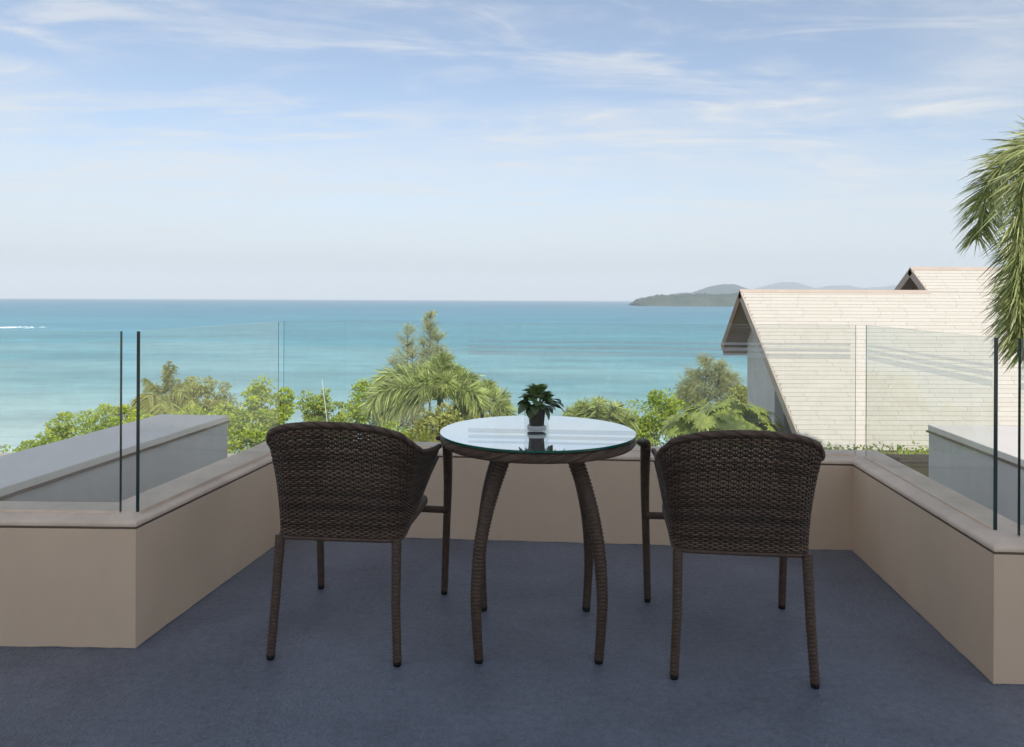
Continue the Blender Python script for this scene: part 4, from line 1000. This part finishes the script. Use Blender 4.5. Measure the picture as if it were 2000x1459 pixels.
# ------------------------------------------------------------------ potted plant in a glass cube
pp = empty('potted_plant', (.0915, 2.675, .7406), R_(8)); tag(pp, 'small leafy green plant in a clear glass cube on the table', 'potted plant')
s_ = .040; hh = .082; tw = .004
mb = MB()
def shell_box(s0, z0, z1, flip):
    V = [(-s0, -s0, z0), (s0, -s0, z0), (s0, s0, z0), (-s0, s0, z0), (-s0, -s0, z1), (s0, -s0, z1), (s0, s0, z1), (-s0, s0, z1)]
    F = [(0, 1, 5, 4), (1, 2, 6, 5), (2, 3, 7, 6), (3, 0, 4, 7), (3, 2, 1, 0)]
    mb.add(V, [q[::-1] for q in F] if flip else F)
shell_box(s_, 0, hh, False); shell_box(s_-tw, .006, hh, True)
n0 = mb.n; mb.add([(-s_, -s_, hh), (s_, -s_, hh), (s_, s_, hh), (-s_, s_, hh), (-s_+tw, -s_+tw, hh), (s_-tw, -s_+tw, hh), (s_-tw, s_-tw, hh), (-s_+tw, s_-tw, hh)], [(0, 1, 5, 4), (1, 2, 6, 5), (2, 3, 7, 6), (3, 0, 4, 7)])
vz = mb.build('vase', M['vase_glass'], pp)
def sqtube(name, prof, m):
    V = []; F = []
    for r, z in prof:
        for t in np.linspace(0, 2*np.pi, 28, endpoint=False):
            c_, q_ = math.cos(t), math.sin(t); V.append((r*math.copysign(abs(c_)**.55, c_), r*math.copysign(abs(q_)**.55, q_), z))
    for j in range(len(prof)-1):
        for i in range(28): F.append((j*28+i, j*28+(i+1) % 28, (j+1)*28+(i+1) % 28, (j+1)*28+i))
    F.append(tuple(range(28))[::-1]); F.append(tuple((len(prof)-1)*28+i for i in range(28)))
    m3 = MB(); m3.add(V, F); return m3.build(name, m, pp, smooth=False)
sqtube('inner_pot', [(.0235, .0215), (.0255, .024), (.0300, .075), (.0305, .080), (.027, .080), (.026, .072)], M['pot_dark'])
sqtube('white_base', [(.031, .0065), (.0335, .009), (.0335, .0175), (.030, .0208)], M['pebble'])
def leaf_mesh(L, W, curl, m):
    n = 7; V = []; F = []
    for i in range(n):
        t = i/(n-1); wv = W*math.sin(math.pi*min(1, t*.94+.04))**.75*(.5)
        y = L*t; z = -curl*L*t*t
        V += [(-wv, y, z+wv*.28), (0, y, z), (wv, y, z+wv*.28)]
    for i in range(n-1):
        a_ = i*3; F += [(a_, a_+1, a_+4, a_+3), (a_+1, a_+2, a_+5, a_+4)]
    me = mesh_np('leaf', V, np.array(F), True); me.materials.append(m); return me
big = [leaf_mesh(.056, .048, .40, M['pot_leaf']), leaf_mesh(.052, .040, .5, M['pot_leaf']), leaf_mesh(.046, .034, .2, M['pot_leaf'])]
new = [leaf_mesh(.036, .032, .5, M['pot_leaf_new']), leaf_mesh(.031, .030, .4, M['pot_leaf_new'])]
def put_leaf(me, loc, az, el, roll=0):
    o = bpy.data.objects.new('leaf', me); COL.objects.link(o); o.parent = pp
    o.matrix_basis = Matrix.Translation(loc) @ Matrix.Rotation(az, 4, 'Z') @ Matrix.Rotation(el, 4, 'X') @ Matrix.Rotation(roll, 4, 'Y')
k_ = 0
for ring, (n, r0, z0, el, me) in enumerate(((7, .018, .090, -.30, big), (8, .024, .101, .0, big), (8, .020, .112, .25, big), (12, .026, .116, .50, new), (13, .026, .126, .75, new), (12, .020, .136, .95, new), (10, .012, .144, 1.15, new))):
    for i in range(n):
        az = 2*math.pi*i/n + ring*.37 + rng.normal()*.16
        rr0 = r0*rng.uniform(.8, 1.25)
        put_leaf(me[k_ % len(me)], (-math.sin(az)*rr0, math.cos(az)*rr0, z0+rng.normal()*.004), az, el+rng.normal()*.16, rng.normal()*.25); k_ += 1
for az, el, z0 in ((R_(-75), -.05, .104), (R_(-95), -.25, .098), (R_(-62), .15, .108)):
    put_leaf(big[0], (-math.sin(az)*.055, math.cos(az)*.055, z0), az, el)
st = []
for i in range(16):
    a_ = rng.uniform(0, 6.28); st.append(tube(spline([(0, 0, .07), (math.cos(a_)*.012, math.sin(a_)*.012, .10), (math.cos(a_)*.024, math.sin(a_)*.024, .135)], 4), .0016, 5))
v, f = merge(st); obj('stems', mesh_np('stems', v, f, True), M['stalk'], pp)

# ------------------------------------------------------------------ air
hb = MB(); hb.box(-16000, 16000, -1500, 16000, -30, 420)
hm = bpy.data.materials.new('haze'); hm.use_nodes = True; ht = hm.node_tree; ht.nodes.remove(ht.nodes['Principled BSDF'])
pv = ht.nodes.new('ShaderNodeVolumePrincipled'); pv.inputs['Color'].default_value = (.99, .99, 1.0, 1); pv.inputs['Density'].default_value = 1.4e-4
pv.inputs['Anisotropy'].default_value = 0.0
ht.links.new(pv.outputs[0], ht.nodes['Material Output'].inputs['Volume'])
try: hm.cycles.homogeneous_volume = True
except Exception: pass
tag(hb.build('haze', hm), kind='stuff')
